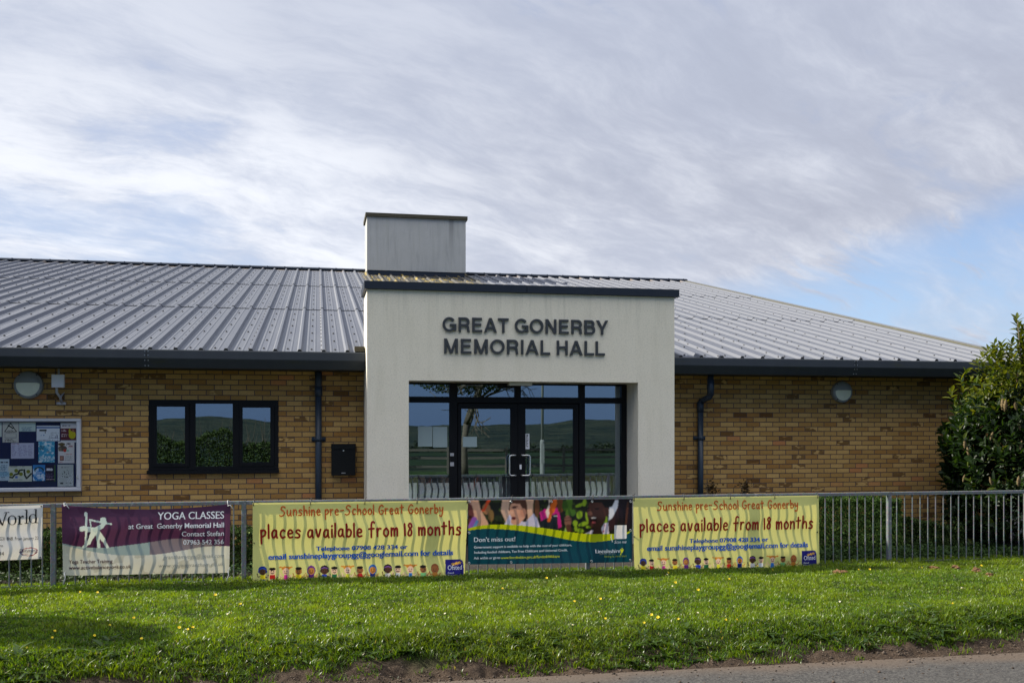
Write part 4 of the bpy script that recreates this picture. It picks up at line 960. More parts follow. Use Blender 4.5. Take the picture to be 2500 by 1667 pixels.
# ================================================================ BANNERS
YB0 = YF - .028
class Banner:
    def __init__(s, zoom, corners, name, label, cat='banner', res=.0055, depth=None, sag=None):
        """zoom = (x0, y0, scale) of the close-up the outline was measured in; corners TL, TR, BR, BL there"""
        s.zx, s.zy, s.k = zoom
        P = [s.W(*c) for c in corners]; s.TL, s.TR, s.BR, s.BL = P
        s.depth = depth or (lambda u, v: .02 + 0 * u); s.sag = sag or (lambda u: 0 * u)
        w = (s.TR[0] - s.TL[0]); h = max(s.TL[1] - s.BL[1], s.TR[1] - s.BR[1])
        s.nx, s.ny = max(20, int(w / res)), max(20, int(h / res))
        gu, gv = np.meshgrid(np.linspace(0, 1, s.nx), np.linspace(0, 1, s.ny)); s.u, s.v = gu.ravel(), gv.ravel()
        xl = s.TL[0] * s.v + s.BL[0] * (1 - s.v); xr = s.TR[0] * s.v + s.BR[0] * (1 - s.v)
        s.X = xl + (xr - xl) * s.u
        zt = s.TL[1] * (1 - s.u) + s.TR[1] * s.u - s.sag(s.u); zb = s.BL[1] * (1 - s.u) + s.BR[1] * s.u
        s.Zt, s.Zb = zt, zb
        s.Z = zb + (zt - zb) * s.v
        s.c = np.tile(np.array([.5, .5, .5]), (len(s.X), 1)); s.name, s.label, s.cat = name, label, cat
        s.texts = []
    def W(s, zx, zy): p = at(s.zx + zx / s.k, s.zy + zy / s.k, YB0); return p.x, p.z
    def r(s, zr, zx=1200): return zr / s.k * 11.55 / F * (1 + .0)
    def uv(s, X, Z):
        v = np.full(np.shape(X), .5)
        for _ in range(3):
            xl = s.TL[0] * v + s.BL[0] * (1 - v); xr = s.TR[0] * v + s.BR[0] * (1 - v); u = (X - xl) / (xr - xl)
            uc = np.clip(u, 0, 1); zt = s.TL[1] * (1 - u) + s.TR[1] * u - s.sag(uc); zb = s.BL[1] * (1 - u) + s.BR[1] * u; v = (Z - zb) / (zt - zb)
        return np.clip(u, 0, 1), np.clip(v, 0, 1)
    def Y(s, X, Z): u, v = s.uv(X, Z); return YB0 - s.depth(u, v)
    # painting, all in close-up pixels
    def put(s, m, rgb, a=1): s.c[m] = lin(rgb) * a + s.c[m] * (1 - a)
    def fill(s, rgb): s.c[:] = lin(rgb)
    def ell(s, x, y, rx, ry, rgb, rot=0, only=None):
        cx, cz = s.W(x, y); dx_, dz_ = s.X - cx, s.Z - cz; a = R(rot); p, q = dx_ * math.cos(a) - dz_ * math.sin(a), dx_ * math.sin(a) + dz_ * math.cos(a)
        m = (p / s.r(rx)) ** 2 + (q / s.r(ry)) ** 2 < 1
        s.put(m if only is None else m & only, rgb)
    def polymask(s, pts):
        P = [s.W(*p) for p in pts]; ins = np.zeros(len(s.X), bool)
        for (x1, z1), (x2, z2) in zip(P, P[1:] + P[:1]):
            cnd = (z1 > s.Z) != (z2 > s.Z); ins ^= cnd & (s.X < (x2 - x1) * (s.Z - z1) / ((z2 - z1) or 1e-9) + x1)
        return ins
    def poly(s, pts, rgb, only=None):
        m = s.polymask(pts); s.put(m if only is None else m & only, rgb)
    def cap(s, pts, w, rgb, w2=None, only=None):
        n = len(pts)
        for i in range(n - 1):
            (ax, az), (bx, bz) = s.W(*pts[i]), s.W(*pts[i + 1]); dx_, dz_ = bx - ax, bz - az
            t = np.clip(((s.X - ax) * dx_ + (s.Z - az) * dz_) / (dx_ * dx_ + dz_ * dz_ + 1e-12), 0, 1)
            ww = s.r(w if w2 is None else w + (w2 - w) * (i + .5) / (n - 1))
            m = np.hypot(s.X - ax - t * dx_, s.Z - az - t * dz_) < ww
            s.put(m if only is None else m & only, rgb)
    def curve_z(s, pts):
        """z of a smooth curve through close-up points, for every vertex"""
        P = [s.W(*p) for p in pts]; q = smooth_line(P, 8); return np.interp(s.X, [p[0] for p in q], [p[1] for p in q])
    def text(s, txt, xl, xr, yb, yt, m, fat=0, **kw):
        xm = (xl + xr) / 2; zb = s.W(xm, yb)[1]; v, f = text_fit(txt, s.W(xl, yb)[0], s.W(xr, yb)[0], zb, s.W(xm, yt)[1] - zb, **kw)
        for i, d_ in enumerate((0, fat, -fat) if fat else (0,)): s.texts.append((v + [s.r(d_), 0], f, m, np.full(len(v), .0005 * i)))
    def hand(s, txt, xl, xr, yb, yt, wt, m):
        xm = (xl + xr) / 2; zb = s.W(xm, yb)[1]; v, f, lay = hand_fit(txt, s.W(xl, yb)[0], s.W(xr, yb)[0], zb, s.W(xm, yt)[1] - zb, s.r(wt)); s.texts.append((v, f, m, lay * .0003))
    def glyph(s, polys, m):
        """flat shapes traced as close-up polygons"""
        V, Fc = [], []
        fine_ = []
        for p in polys:
            if len(p) == 4:
                for i in range(8):
                    q = lambda a, b_, t_: (a[0] + (b_[0] - a[0]) * t_, a[1] + (b_[1] - a[1]) * t_)
                    fine_.append([q(p[0], p[3], i / 8), q(p[1], p[2], i / 8), q(p[1], p[2], (i + 1) / 8), q(p[0], p[3], (i + 1) / 8)])
            else: fine_.append(p)
        for p in fine_: o = len(V); V += [s.W(*q) for q in p]; Fc.append(tuple(range(o, o + len(p))))
        s.texts.append((np.array(V), Fc, m, np.zeros(len(V))))
    def build(s, ties=(), tie_m=None, group='printed vinyl banners tied to the railing'):
        t = thing(s.name, (s.TL[0], YF, s.BL[1]), s.label, s.cat, group)
        i = (np.arange(s.ny - 1)[:, None] * s.nx + np.arange(s.nx - 1)[None]).ravel(); nx = s.nx
        vs = np.c_[s.X, YB0 - s.depth(s.u, s.v), s.Z]
        np_mesh('sheet', vs, np.c_[i, i + 1, i + nx + 1, i + nx], M['sheet'], t, np.clip(s.c, 0, 1), smooth=True)
        by = {}
        for v, f, m, off in s.texts: by.setdefault(m.name, []).append((v, f, m, off))
        for key, L in by.items():
            b = MB()
            for v, f, m, off in L: b.add(np.c_[v[:, 0], s.Y(v[:, 0], v[:, 1]) - .006 - off, v[:, 1]], f)
            b.build('lettering', L[0][2], t)
        first = None
        for (x, z, kind) in ties:
            y = float(s.Y(np.array([x]), np.array([z]))[0])
            b = MB()
            if kind == 'tie':
                b.tube([(x, y - .006, z - .014), (x, y - .012, z + .006), (x + .003, YF - .034, rz1 + .002), (x + .003, YF - .01, rz1 + .008), (x + .003, YF + .022, rz1 + .003), (x + .002, YF + .022, rz1 - .05), (x, y + .012, z - .014)], .0045, 6)
                b.tube([(x + .003, YF - .03, rz1 + .002), (x + .014, YF - .04, rz1 + .028)], .0028, 5); b.build('cable_tie', M['tie'], t, True)
            elif kind == 'eye':
                a_ = [(x + .011 * math.cos(q), y - .005, z + .011 * math.sin(q)) for q in np.linspace(0, 2 * math.pi, 13)]; b.tube(a_, .0045, 6); b.build('eyelet', M['steel'], t, True)
            elif kind == 'dot':
                b.tube([(x, y - .006, z), (x, y + .03, z)], .008, 8); b.build('cable_tie', M['tie'], t, True)
            elif kind == 'cord':
                b.tube([(x, y - .01, z), (x + .01, y - .015, z - .05), (x - .012, y - .01, z - .11), (x - .006, YF - .03, rz0 - .02)], .0055, 6); b.tube([(x, y - .01, z), (x + .02, YF - .03, z + .03)], .005, 6); b.build('cord', M['cord'], t, True)
            elif kind == 'cordtop':
                b.tube([(x, y - .01, z), (x + .025, y - .018, z + .012), (x + .05, y - .01, z - .03)], .005, 6); b.tube([(x, y - .01, z), (x - .005, YF - .03, rz1 + .004), (x - .005, YF + .02, rz1 + .004)], .0045, 6); b.build('cord', M['cord'], t, True)
        return t
def folds(seed, a, sag_bottom=.0, base=.014):
    """how far a tied sheet stands off the bars: pinned along the top, loose folds below"""
    def d(u, v):
        e = np.clip((1 - v) * 3.2, 0, 1)
        w = .5 + .5 * np.sin(2 * np.pi * (u * 2.3 + .25 * np.sin(v * 5 + seed)) + seed)
        w2 = .5 + .5 * np.sin(6.3 * (1.55 * (1 - v) + .22 * np.sin(u * 5 + seed)) - 1.2)
        w3 = fbm(u * 3.2 + seed, v * 1.6 + seed, 7 + int(seed), 2)
        side = np.clip(np.minimum(u, 1 - u) * 14, .25, 1)
        return base + e * side * a * (.50 * w2 + .14 * w + .42 * w3 - .08) + sag_bottom * np.clip(1 - v * 2.2, 0, 1) ** 1.4
    return d
INK = {n: cloth_print('print_' + n, c) for n, c in dict(orange=srgb(200, 92, 10), red=srgb(150, 22, 10), blue=srgb(8, 96, 200), white=(.93, .93, .93), maroon=srgb(64, 22, 40), black=(.012, .012, .014), yellow=srgb(225, 225, 60), grey=srgb(150, 155, 150), lime=srgb(190, 200, 40), navy=srgb(24, 40, 90), crimson=srgb(170, 40, 50)).items()}

# --- yellow pre-school banners
KIDS = [((20, 45, 150), (85, 58, 40), (235, 215, 40), (45, 110, 190), 'bob', (45, 90, 200)), ((25, 20, 20), (235, 195, 165), (185, 30, 35), (70, 120, 170), 'short', None),
        ((215, 135, 45), (245, 205, 175), (215, 50, 160), (215, 50, 160), 'pigtail', None), ((40, 28, 22), (175, 115, 65), (240, 220, 40), (25, 60, 130), 'short', None),
        ((115, 50, 145), (200, 135, 65), (90, 35, 120), (60, 30, 110), 'scarf', None), ((38, 28, 30), (95, 62, 45), (45, 70, 215), (120, 70, 170), 'bob', (130, 90, 170)),
        ((25, 20, 20), (238, 200, 170), (40, 115, 75), (40, 60, 90), 'short', None), ((225, 150, 50), (248, 212, 185), (235, 235, 60), (235, 235, 60), 'pigtail', None),
        ((40, 28, 22), (165, 105, 60), (190, 40, 40), (60, 35, 30), 'short', None), ((40, 115, 200), (215, 140, 60), (25, 40, 120), (25, 40, 110), 'scarf', None),
        ((38, 28, 30), (90, 58, 42), (230, 225, 225), (140, 80, 160), 'bob', (140, 90, 180)), ((25, 20, 20), (238, 200, 170), (225, 232, 240), (50, 110, 190), 'short', None),
        ((215, 135, 45), (245, 205, 175), (50, 125, 215), (50, 125, 215), 'pigtail', None), ((40, 28, 22), (165, 108, 62), (125, 195, 130), (50, 60, 130), 'short', None), ((160, 90, 50), (180, 110, 60), (200, 130, 50), (190, 120, 50), 'scarf', None)]
def sunshine(bn, f, kidx, yb_of, logo, small=1.0):
    """f maps the left banner's close-up coordinates to this banner's own"""
    n = fbm(bn.X * 2, bn.Z * 2, 17, 4)
    bn.fill((224, 222, 138)); bn.put(n > .56, (220, 219, 130), .5)
    grime = (bn.v < .10) & (fbm(bn.X * 6, bn.Z * 9, 5) > .5); bn.put(grime, (150, 145, 90), .35)
    for (hair, skin, top, leg, kind, extra), x in zip(KIDS, kidx):
        y = yb_of(x); s_ = small
        if kind == 'scarf': bn.ell(x, y - 62 * s_, 40 * s_, 50 * s_, hair)
        elif kind == 'bob': bn.ell(x, y - 78 * s_, 40 * s_, 34 * s_, hair); bn.ell(x, y - 58 * s_, 44 * s_, 26 * s_, hair)
        elif kind == 'pigtail':
            bn.ell(x, y - 88 * s_, 42 * s_, 20 * s_, hair); bn.cap([(x - 62 * s_, y - 100 * s_), (x - 30 * s_, y - 96 * s_)], 7 * s_, hair); bn.cap([(x + 62 * s_, y - 100 * s_), (x + 30 * s_, y - 96 * s_)], 7 * s_, hair)
        arm = skin
        bn.cap([(x - 22 * s_, y - 5 * s_), (x - 48 * s_, y - 2 * s_), (x - 56 * s_, y - 34 * s_)], 4.5 * s_, arm); bn.cap([(x + 22 * s_, y - 5 * s_), (x + 44 * s_, y + 4 * s_), (x + 58 * s_, y - 22 * s_)], 4.5 * s_, arm)
        if kind == 'pigtail': bn.poly([(x - 14 * s_, y - 22 * s_), (x + 14 * s_, y - 22 * s_), (x + 27 * s_, y + 42 * s_), (x - 27 * s_, y + 42 * s_)], top)
        else:
            bn.poly([(x - 26 * s_, y - 22 * s_), (x + 26 * s_, y - 22 * s_), (x + 26 * s_, y + 24 * s_), (x - 26 * s_, y + 24 * s_)], top)
            bn.cap([(x - 13 * s_, y + 28 * s_), (x - 14 * s_, y + 56 * s_)], 9 * s_, leg); bn.cap([(x + 13 * s_, y + 28 * s_), (x + 14 * s_, y + 56 * s_)], 9 * s_, leg)
        bn.ell(x, y - 56 * s_, 32 * s_, 34 * s_, skin)
        if kind == 'short': bn.ell(x, y - 84 * s_, 32 * s_, 15 * s_, hair)
        if extra: bn.cap([(x - 34 * s_, y - 80 * s_), (x, y - 92 * s_), (x + 34 * s_, y - 80 * s_)], 4 * s_, extra)
        for sx in (-1, 1): bn.ell(x + sx * 12 * s_, y - 60 * s_, 5 * s_, 5 * s_, (50, 30, 25))
        bn.cap([(x - 12 * s_, y - 42 * s_), (x, y - 36 * s_), (x + 12 * s_, y - 42 * s_)], 4 * s_, (120, 40, 40) if kind == 'pigtail' else (70, 35, 25))
    lx0, ly0, lx1, ly1 = logo
    bn.poly([(lx0, ly0 + 4), (lx1 - 36, ly0), (lx1 - 10, ly0 + 12), (lx1, ly0 + 50), (lx1, ly1), (lx0, ly1)], (30, 28, 120))
    for i, (x, y) in enumerate(((.42, .26), (.6, .22), (.78, .18))):
        cx, cy = lx0 + (lx1 - lx0) * x, ly0 + (ly1 - ly0) * y
        bn.ell(cx, cy - 9, 5, 5, (240, 190, 60))
        for q in (-70, 0, 70, 140, 220): bn.cap([(cx, cy), (cx + 16 * math.sin(R(q)), cy - 14 * math.cos(R(q)))], 4, (240, 185, 60))
    H_ = ly1 - ly0; w = lx1 - lx0
    bn.text('Ofsted', lx0 + .12 * w, lx0 + .9 * w, ly0 + .53 * H_, ly0 + .30 * H_, INK['white'], bold=.004); bn.text('Good', lx0 + .12 * w, lx0 + .45 * w, ly0 + .74 * H_, ly0 + .64 * H_, INK['white']); bn.text('Provider', lx0 + .12 * w, lx0 + .66 * w, ly0 + .90 * H_, ly0 + .80 * H_, INK['white'])
def tie_row(bn, us, dv=.018): 
    return [(bn.TL[0] + (bn.TR[0] - bn.TL[0]) * u, bn.TL[1] + (bn.TR[1] - bn.TL[1]) * u - dv, 'tie') for u in us]
C = Banner((600, 1190, 4.2), [(72, 155), (2279, 130), (2238, 935), (72, 985)], 'yellow_banner', 'wide yellow banner of cartoon children between the yoga banner and teal banner', depth=folds(1.3, .040, .018))
sunshine(C, None, [175, 275, 412, 543, 672, 808, 908, 1043, 1170, 1300, 1455, 1558, 1685, 1815, 1935], lambda x: 912 - (x - 175) * .015, (2043, 730, 2230, 925))
C.hand('Sunshine pre-School Great Gonerby', 350, 2018, 272, 178, 6.3, INK['orange']); C.hand('places available from 18 months', 158, 2198, 496, 364, 9.6, INK['red'])
C.text('Telephone 07908 428 334 or', 722, 1655, 632, 590, INK['blue'], bold=.016, fat=1.9); C.text('email sunshineplaygroupgg@googlemail.com for details', 234, 2122, 708, 655, INK['blue'], bold=.016, fat=1.9)
C.build(tie_row(C, (.004, .26, .51, .755, .995)) + [(C.TL[0] + .015, C.W(80, 565)[1], 'dot'), (C.TR[0] - .02, C.W(2260, 532)[1], 'dot')])
E_ = Banner((1530, 1180, 4.8), [(72, 172), (2243, 138), (2248, 965), (80, 1030)], 'yellow_banner', 'yellow banner of cartoon children to the right of the teal banner, before bare bars', depth=folds(4.1, .036, .012))
sunshine(E_, None, [185, 280, 420, 553, 682, 818, 914, 1055, 1182, 1308, 1458, 1556, 1690, 1812, 1935], lambda x: 985 - (x - 185) * .026, (2030, 776, 2212, 985), 1.02)
E_.hand('Sunshine pre-School Great Gonerby', 350, 1990, 297, 200, 6.8, INK['orange']); E_.hand('places available from 18 months', 150, 2165, 540, 400, 10.4, INK['red'])
E_.text('Telephone 07908 428 334 or', 722, 1642, 681, 634, INK['blue'], bold=.016, fat=1.9); E_.text('email sunshineplaygroupgg@googlemail.com for details', 230, 2106, 760, 702, INK['blue'], bold=.016, fat=1.9)
E_.build(tie_row(E_, (.004, .265, .513, .755, .993)) + [(E_.TL[0] + .012, E_.W(80, 620)[1], 'dot'), (E_.TR[0] - .02, E_.W(2230, 565)[1], 'dot')])

# --- teal childcare banner with its photograph
D = Banner((1130, 1190, 5.47), [(66, 168), (2254, 150), (2254, 990), (66, 1022)], 'childcare_banner', 'teal banner with a photograph of cheering children and a lime wave, before the entrance', depth=folds(2.2, .030, .0), res=.006)
D.fill((22, 24, 14)); n = fbm(D.X * 14, D.Z * 14, 23); D.put(n > .55, (38, 48, 20)); D.put(fbm(D.X * 20, D.Z * 20, 29) > .64, (70, 88, 30))
D.poly([(66, 160), (130, 160), (180, 400), (80, 545), (66, 545)], (190, 140, 130)); D.poly([(66, 200), (130, 240), (150, 420), (66, 500)], (95, 50, 48)); D.ell(75, 390, 50, 22, (50, 18, 20))
D.poly([(100, 160), (205, 160), (235, 290), (345, 490), (340, 540), (190, 530), (150, 360)], (205, 160, 135)); D.cap([(150, 420), (90, 545)], 34, (140, 85, 175)); D.cap([(185, 450), (140, 545)], 20, (95, 140, 190))
D.cap([(350, 160), (265, 300)], 20, (195, 60, 25)); D.ell(310, 280, 55, 75, (150, 105, 70)); D.ell(370, 370, 40, 80, (120, 92, 50)); D.cap([(345, 175), (275, 300)], 15, (200, 70, 30))
D.cap([(575, 160), (555, 300), (610, 430)], 52, (200, 165, 145)); D.cap([(890, 160), (880, 320), (905, 520)], 52, (205, 165, 140))
D.poly([(545, 490), (640, 330), (700, 440), (830, 450), (940, 340), (1020, 520), (1000, 545)], (195, 190, 215)); D.cap([(630, 380), (570, 500)], 24, (205, 200, 225)); D.cap([(960, 400), (1000, 520)], 20, (200, 195, 220))
D.ell(735, 300, 118, 155, (205, 150, 125)); D.ell(700, 440, 70, 55, (205, 150, 125)); D.poly([(615, 160), (840, 160), (850, 300), (810, 310), (760, 215), (640, 205)], (75, 45, 32)); D.cap([(835, 200), (845, 400)], 16, (80, 48, 35))
D.ell(680, 262, 34, 12, (60, 35, 30)); D.ell(640, 330, 36, 24, (215, 165, 140)); D.ell(672, 405, 34, 20, (90, 30, 30)); D.ell(700, 250, 40, 8, (95, 60, 45)); D.ell(800, 330, 40, 60, (195, 135, 110))
D.ell(985, 270, 34, 130, (95, 58, 35)); D.poly([(1020, 330), (1090, 280), (1160, 290), (1280, 250), (1310, 520), (1260, 540), (1150, 440), (1035, 440)], (185, 25, 120)); D.poly([(1035, 440), (1150, 380), (1250, 340), (1265, 560), (1015, 530)], (25, 32, 38)); D.cap([(1205, 378), (1255, 376)], 4, (220, 220, 220))
D.poly([(1100, 320), (1170, 170), (1140, 160), (1180, 400), (1120, 400)], (225, 205, 195)); D.cap([(1230, 160), (1185, 300), (1140, 435)], 52, (205, 95, 25), 10); D.cap([(1290, 170), (1300, 290)], 40, (100, 60, 30))
D.cap([(1420, 160), (1410, 260), (1395, 350)], 50, (70, 105, 28), 26); D.ell(1360, 240, 40, 70, (52, 82, 22)); D.ell(1460, 330, 45, 45, (62, 98, 30)); D.cap([(1395, 460), (1358, 580)], 17, (140, 165, 85)); D.ell(1395, 440, 52, 75, (130, 88, 72)); D.cap([(1350, 440), (1430, 430)], 6, (80, 48, 40)); D.cap([(1350, 405), (1430, 395)], 6, (85, 50, 40)); D.cap([(1400, 520), (1420, 580)], 38, (80, 48, 36))
for x, y, rx, ry, ro in ((1560, 230, 70, 22, -20), (1620, 200, 26, 50, 10), (1550, 360, 42, 55, 20), (1600, 480, 75, 28, -15), (1650, 390, 22, 70, -10), (1490, 470, 36, 40, 0), (1560, 570, 50, 30, 10), (1500, 540, 20, 40, 0), (1670, 520, 40, 20, 0)): D.ell(x, y, rx, ry, (128, 158, 32), ro)
D.ell(1960, 300, 130, 280, (48, 28, 32)); D.ell(2170, 330, 110, 240, (28, 18, 26)); D.cap([(2200, 200), (2170, 470)], 14, (75, 45, 35))
D.poly([(2075, 160), (2060, 260), (1985, 400), (1930, 440), (1950, 260), (2010, 160)], (205, 208, 220)); D.ell(1900, 430, 30, 60, (120, 150, 40))
D.ell(1780, 330, 135, 200, (72, 42, 34)); D.ell(1745, 460, 85, 80, (66, 38, 30)); D.poly([(1640, 160), (2030, 160), (1990, 250), (1900, 270), (1850, 200), (1660, 190)], (18, 14, 14)); D.ell(1915, 320, 34, 62, (70, 40, 32))
D.ell(1690, 340, 40, 28, (110, 72, 60)); D.ell(1660, 268, 30, 10, (20, 12, 12)); D.ell(1785, 280, 34, 10, (20, 12, 12)); D.ell(1735, 432, 46, 52, (38, 10, 12)); D.ell(1735, 400, 36, 10, (215, 205, 200)); D.ell(1740, 460, 28, 14, (165, 75, 80))
D.poly([(1610, 620), (1720, 560), (1800, 600), (1880, 470), (1930, 460), (1945, 620)], (205, 195, 215)); D.poly([(1740, 540), (1830, 500), (1860, 620), (1720, 620)], (62, 36, 30)); D.ell(1885, 500, 10, 10, (170, 40, 50)); D.ell(1870, 580, 12, 14, (160, 30, 50))
# the photograph is soft: blur the print over a few millimetres and give it photographic light and dark
pic = D.c.reshape(D.ny, D.nx, 3)
for _ in range(1):
    pad = np.pad(pic, ((1, 1), (1, 1), (0, 0)), 'edge'); pic = sum(pad[i:i + D.ny, j:j + D.nx] for i in range(3) for j in range(3)) / 9
D.c = pic.reshape(-1, 3) * (.84 + .34 * fbm(D.X * 11, D.Z * 11, 27, 4))[:, None]
zt = D.curve_z([(60, 545), (200, 508), (420, 488), (650, 492), (900, 512), (1150, 545), (1400, 585), (1650, 612), (1900, 615), (2100, 610), (2190, 590), (2260, 560)])
zm = D.curve_z([(60, 570), (250, 548), (450, 548), (700, 565), (950, 605), (1200, 650), (1450, 700), (1700, 722), (1900, 708), (2060, 675), (2180, 620), (2260, 575)])
D.put(D.Z < zt, (178, 190, 12)); D.put(D.Z < zm, (8, 66, 82))
D.poly([(2013, 500), (2180, 497), (2181, 675), (2013, 678)], (222, 222, 226)); D.cap([(1975, 625), (1970, 660), (1990, 720)], 4, (220, 225, 225))
D.text('Don\u2019t miss out!', 145, 693, 714, 655, INK['white'], fat=1.3); D.text('Government support is available to help with the cost of your childcare,', 145, 1448, 790, 760, INK['white'], fat=1.3); D.text('Including funded childcare, Tax Free Childcare and Universal Credit.', 147, 1392, 858, 828, INK['white'], fat=1.3)
D.text('Ask within or go to', 143, 490, 946, 914, INK['white'], fat=1.3); D.text('www.lincolnshire.gov.uk/fundedchildcare', 500, 1284, 936, 902, INK['yellow'], fat=1.3); D.text('Scan me', 2013, 2175, 738, 700, INK['white'], shear=.3)
D.text('Lincolnshire', 1762, 2086, 864, 818, INK['white'], fat=1.3); D.text('COUNTY COUNCIL', 1815, 2030, 886, 872, INK['grey']); D.text('Working for a better future', 1878, 2175, 922, 895, INK['lime'], shear=.25)
for a_ in (-50, 0, 50): D.cap([(2115, 850), (2115 + 24 * math.sin(R(a_)), 850 - 44 * math.cos(R(a_)))], 7, (195, 205, 40))
D.ell(2112, 850, 18, 16, (190, 200, 40)); D.cap([(2100, 870), (2098, 890)], 5, (190, 200, 40))
ty = [(D.W(x, 184)[0], D.W(x, 184)[1], 'eye') for x in (85, 640, 1180, 1720, 2232)] + [(D.W(x, y)[0], D.W(x, y)[1], 'eye') for x, y in ((80, 600), (80, 1003), (636, 992), (1706, 974), (2226, 962), (2232, 566))] + tie_row(D, (.26, .505, .757), .0)
D.build(ty)

# --- purple and cream yoga banner
Bn = Banner((0, 1180, 3.675), [(556, 188), (2070, 182), (2058, 795), (570, 820)], 'yoga_banner', 'purple and cream banner with two white yoga pose figures, hung with cords', depth=folds(5.2, .055, .005), sag=lambda u: .055 * np.sin(np.pi * np.clip(u * 1.02, 0, 1)) ** .8)
Bn.fill((208, 208, 196)); n = fbm(Bn.X * 3, Bn.Z * 3, 41); Bn.put(n > .55, (200, 200, 184))
z1_ = Bn.curve_z([(550, 530), (700, 560), (900, 574), (1100, 556), (1300, 530), (1500, 500), (1650, 492), (1900, 545), (2075, 560)]); z2_ = Bn.curve_z([(550, 540), (750, 590), (1000, 632), (1250, 638), (1450, 625), (1650, 595), (1850, 562), (2075, 558)])
Bn.put(Bn.Z > z2_, (150, 168, 166)); Bn.put((Bn.Z > z2_) & (Bn.X > Bn.W(1350, 500)[0]), (128, 116, 122)); Bn.put(Bn.Z > z1_, (84, 48, 78)); Bn.put((Bn.Z > z1_) & (fbm(Bn.X * 4, Bn.Z * 3, 43) > .52), (76, 40, 70))
dirt = (fbm(Bn.X * 9, Bn.Z * 9, 47) > .62) & (Bn.Z < z2_); Bn.put(dirt, (150, 145, 120), .4)
fig = (214, 226, 218); fig2 = (196, 214, 208)
Bn.ell(746, 402, 22, 22, fig); Bn.ell(930, 320, 24, 19, fig2)
Bn.cap([(784, 420), (782, 340), (778, 270)], 8, fig, 9); Bn.cap([(772, 262), (768, 280)], 9, fig)
Bn.cap([(760, 398), (800, 405), (860, 415)], 20, fig, 22); Bn.cap([(860, 415), (830, 470), (800, 530), (756, 566)], 22, fig, 9); Bn.cap([(784, 430), (778, 500), (772, 560)], 9, fig, 8)
Bn.cap([(880, 420), (885, 500), (890, 566)], 16, fig2, 10); Bn.cap([(880, 420), (930, 500), (965, 566)], 20, fig, 9); Bn.cap([(860, 412), (920, 380), (945, 345)], 20, fig2, 16); Bn.cap([(940, 350), (870, 335), (812, 322)], 7, fig2); Bn.cap([(940, 350), (1005, 360)], 7, fig2); Bn.cap([(812, 322), (825, 380)], 5, fig2)
Bn.text('YOGA CLASSES', 1420, 2012, 315, 252, INK['white'], fat=1.2); Bn.text('at Great  Gonerby Memorial Hall', 1160, 2012, 396, 352, INK['white'], bold=.004, fat=1.0); Bn.text('Contact Stefan', 1636, 2012, 466, 424, INK['white'], bold=.004, fat=1.0); Bn.text('07963 542 356', 1648, 2010, 541, 500, INK['white'], bold=.004, fat=1.0)
Bn.text('Yoga Teacher Training', 624, 1018, 708, 678, INK['maroon'], bold=.012); Bn.text('www.activebalanceyoga.co.uk', 624, 1186, 758, 728, INK['maroon'], bold=.014); Bn.text('granthamyoga@gmail.com', 1468, 2012, 664, 630, INK['grey'], shear=.25); Bn.text('www.yogaingrantham.co.uk', 1430, 2012, 738, 706, INK['grey'], shear=.25)
Bn.build([(*Bn.W(585, 800), 'cord'), (*Bn.W(2046, 775), 'cord'), (*Bn.W(2046, 200), 'cordtop'), (*Bn.W(580, 200), 'cordtop')])

# --- white banner at the left end
A = Banner((0, 1180, 3.675), [(-900, 235), (388, 190), (376, 672), (-900, 720)], 'white_banner', 'white banner with big black serif lettering cut off by the left edge', depth=folds(3.4, .045, .0))
A.fill((222, 222, 222)); n = fbm(A.X * 3, A.Z * 3, 51); A.put(n > .55, (214, 214, 214))
A.cap([(190, 620), (230, 580), (290, 570), (335, 585), (340, 610), (300, 640), (250, 645)], 3, (150, 30, 60)); A.cap([(185, 605), (215, 640), (245, 640)], 3, (40, 60, 130))
def serif(bn, m):
    def stem(x, y0, y1, w): return [(x, y0), (x + w, y0), (x + w, y1), (x, y1)]
    def ser(x, y, w, h=6): return [(x, y - h), (x + w, y - h), (x + w, y), (x, y)]
    P = []
    yb = lambda x: 372 - x * .085                                # the line climbs with the sheet
    P += [[(-150, 262), (-122, 260), (-62, 378), (-72, 386)], [(-72, 382), (-62, 386), (-12, 262), (-22, 262)], [(-44, 262), (-14, 258), (40, 366), (30, 374)], [(30, 370), (38, 374), (72, 252), (62, 252)], [(44, 256), (90, 250), (90, 255), (44, 261)]]
    def ring(cx, cy, rx, ry, t0=9, t1=20, n=28):
        out = []
        for i in range(n):
            a, b_ = 2 * math.pi * i / n, 2 * math.pi * (i + 1) / n
            w = lambda q: t0 + (t1 - t0) * abs(math.cos(q))
            out.append([(cx + rx * math.cos(a), cy + ry * math.sin(a)), (cx + rx * math.cos(b_), cy + ry * math.sin(b_)), (cx + (rx - w(b_)) * math.cos(b_), cy + (ry - 5) * math.sin(b_)), (cx + (rx - w(a)) * math.cos(a), cy + (ry - 5) * math.sin(a))])
        return out
    P += ring(118, 325, 40, 44, 5, 15)
    P += [stem(178, 285, 358, 13), ser(166, 362, 38), ser(168, 291, 18), [(191, 300), (206, 284), (220, 284), (222, 298), (212, 300), (205, 296), (191, 314)]]
    P += [stem(240, 232, 352, 13), ser(228, 357, 38), ser(230, 238, 18)]
    P += ring(303, 312, 37, 42, 5, 15) + [stem(322, 226, 346, 13), ser(322, 352, 28), ser(312, 232, 18)]
    bn.glyph(P, m)
serif(A, INK['black'])
A.text('G31 8NB. From January 22', 5, 350, 502, 474, INK['black']); A.text('m', 5, 38, 564, 540, INK['black']); A.text('94', 3, 48, 640, 606, INK['black']); A.text('Slimming', 182, 348, 612, 580, INK['navy'], shear=.3); A.text('WORLD', 205, 262, 634, 622, INK['crimson'])
A.build([(*A.W(374, 203), 'dot'), (*A.W(364, 660), 'dot')])

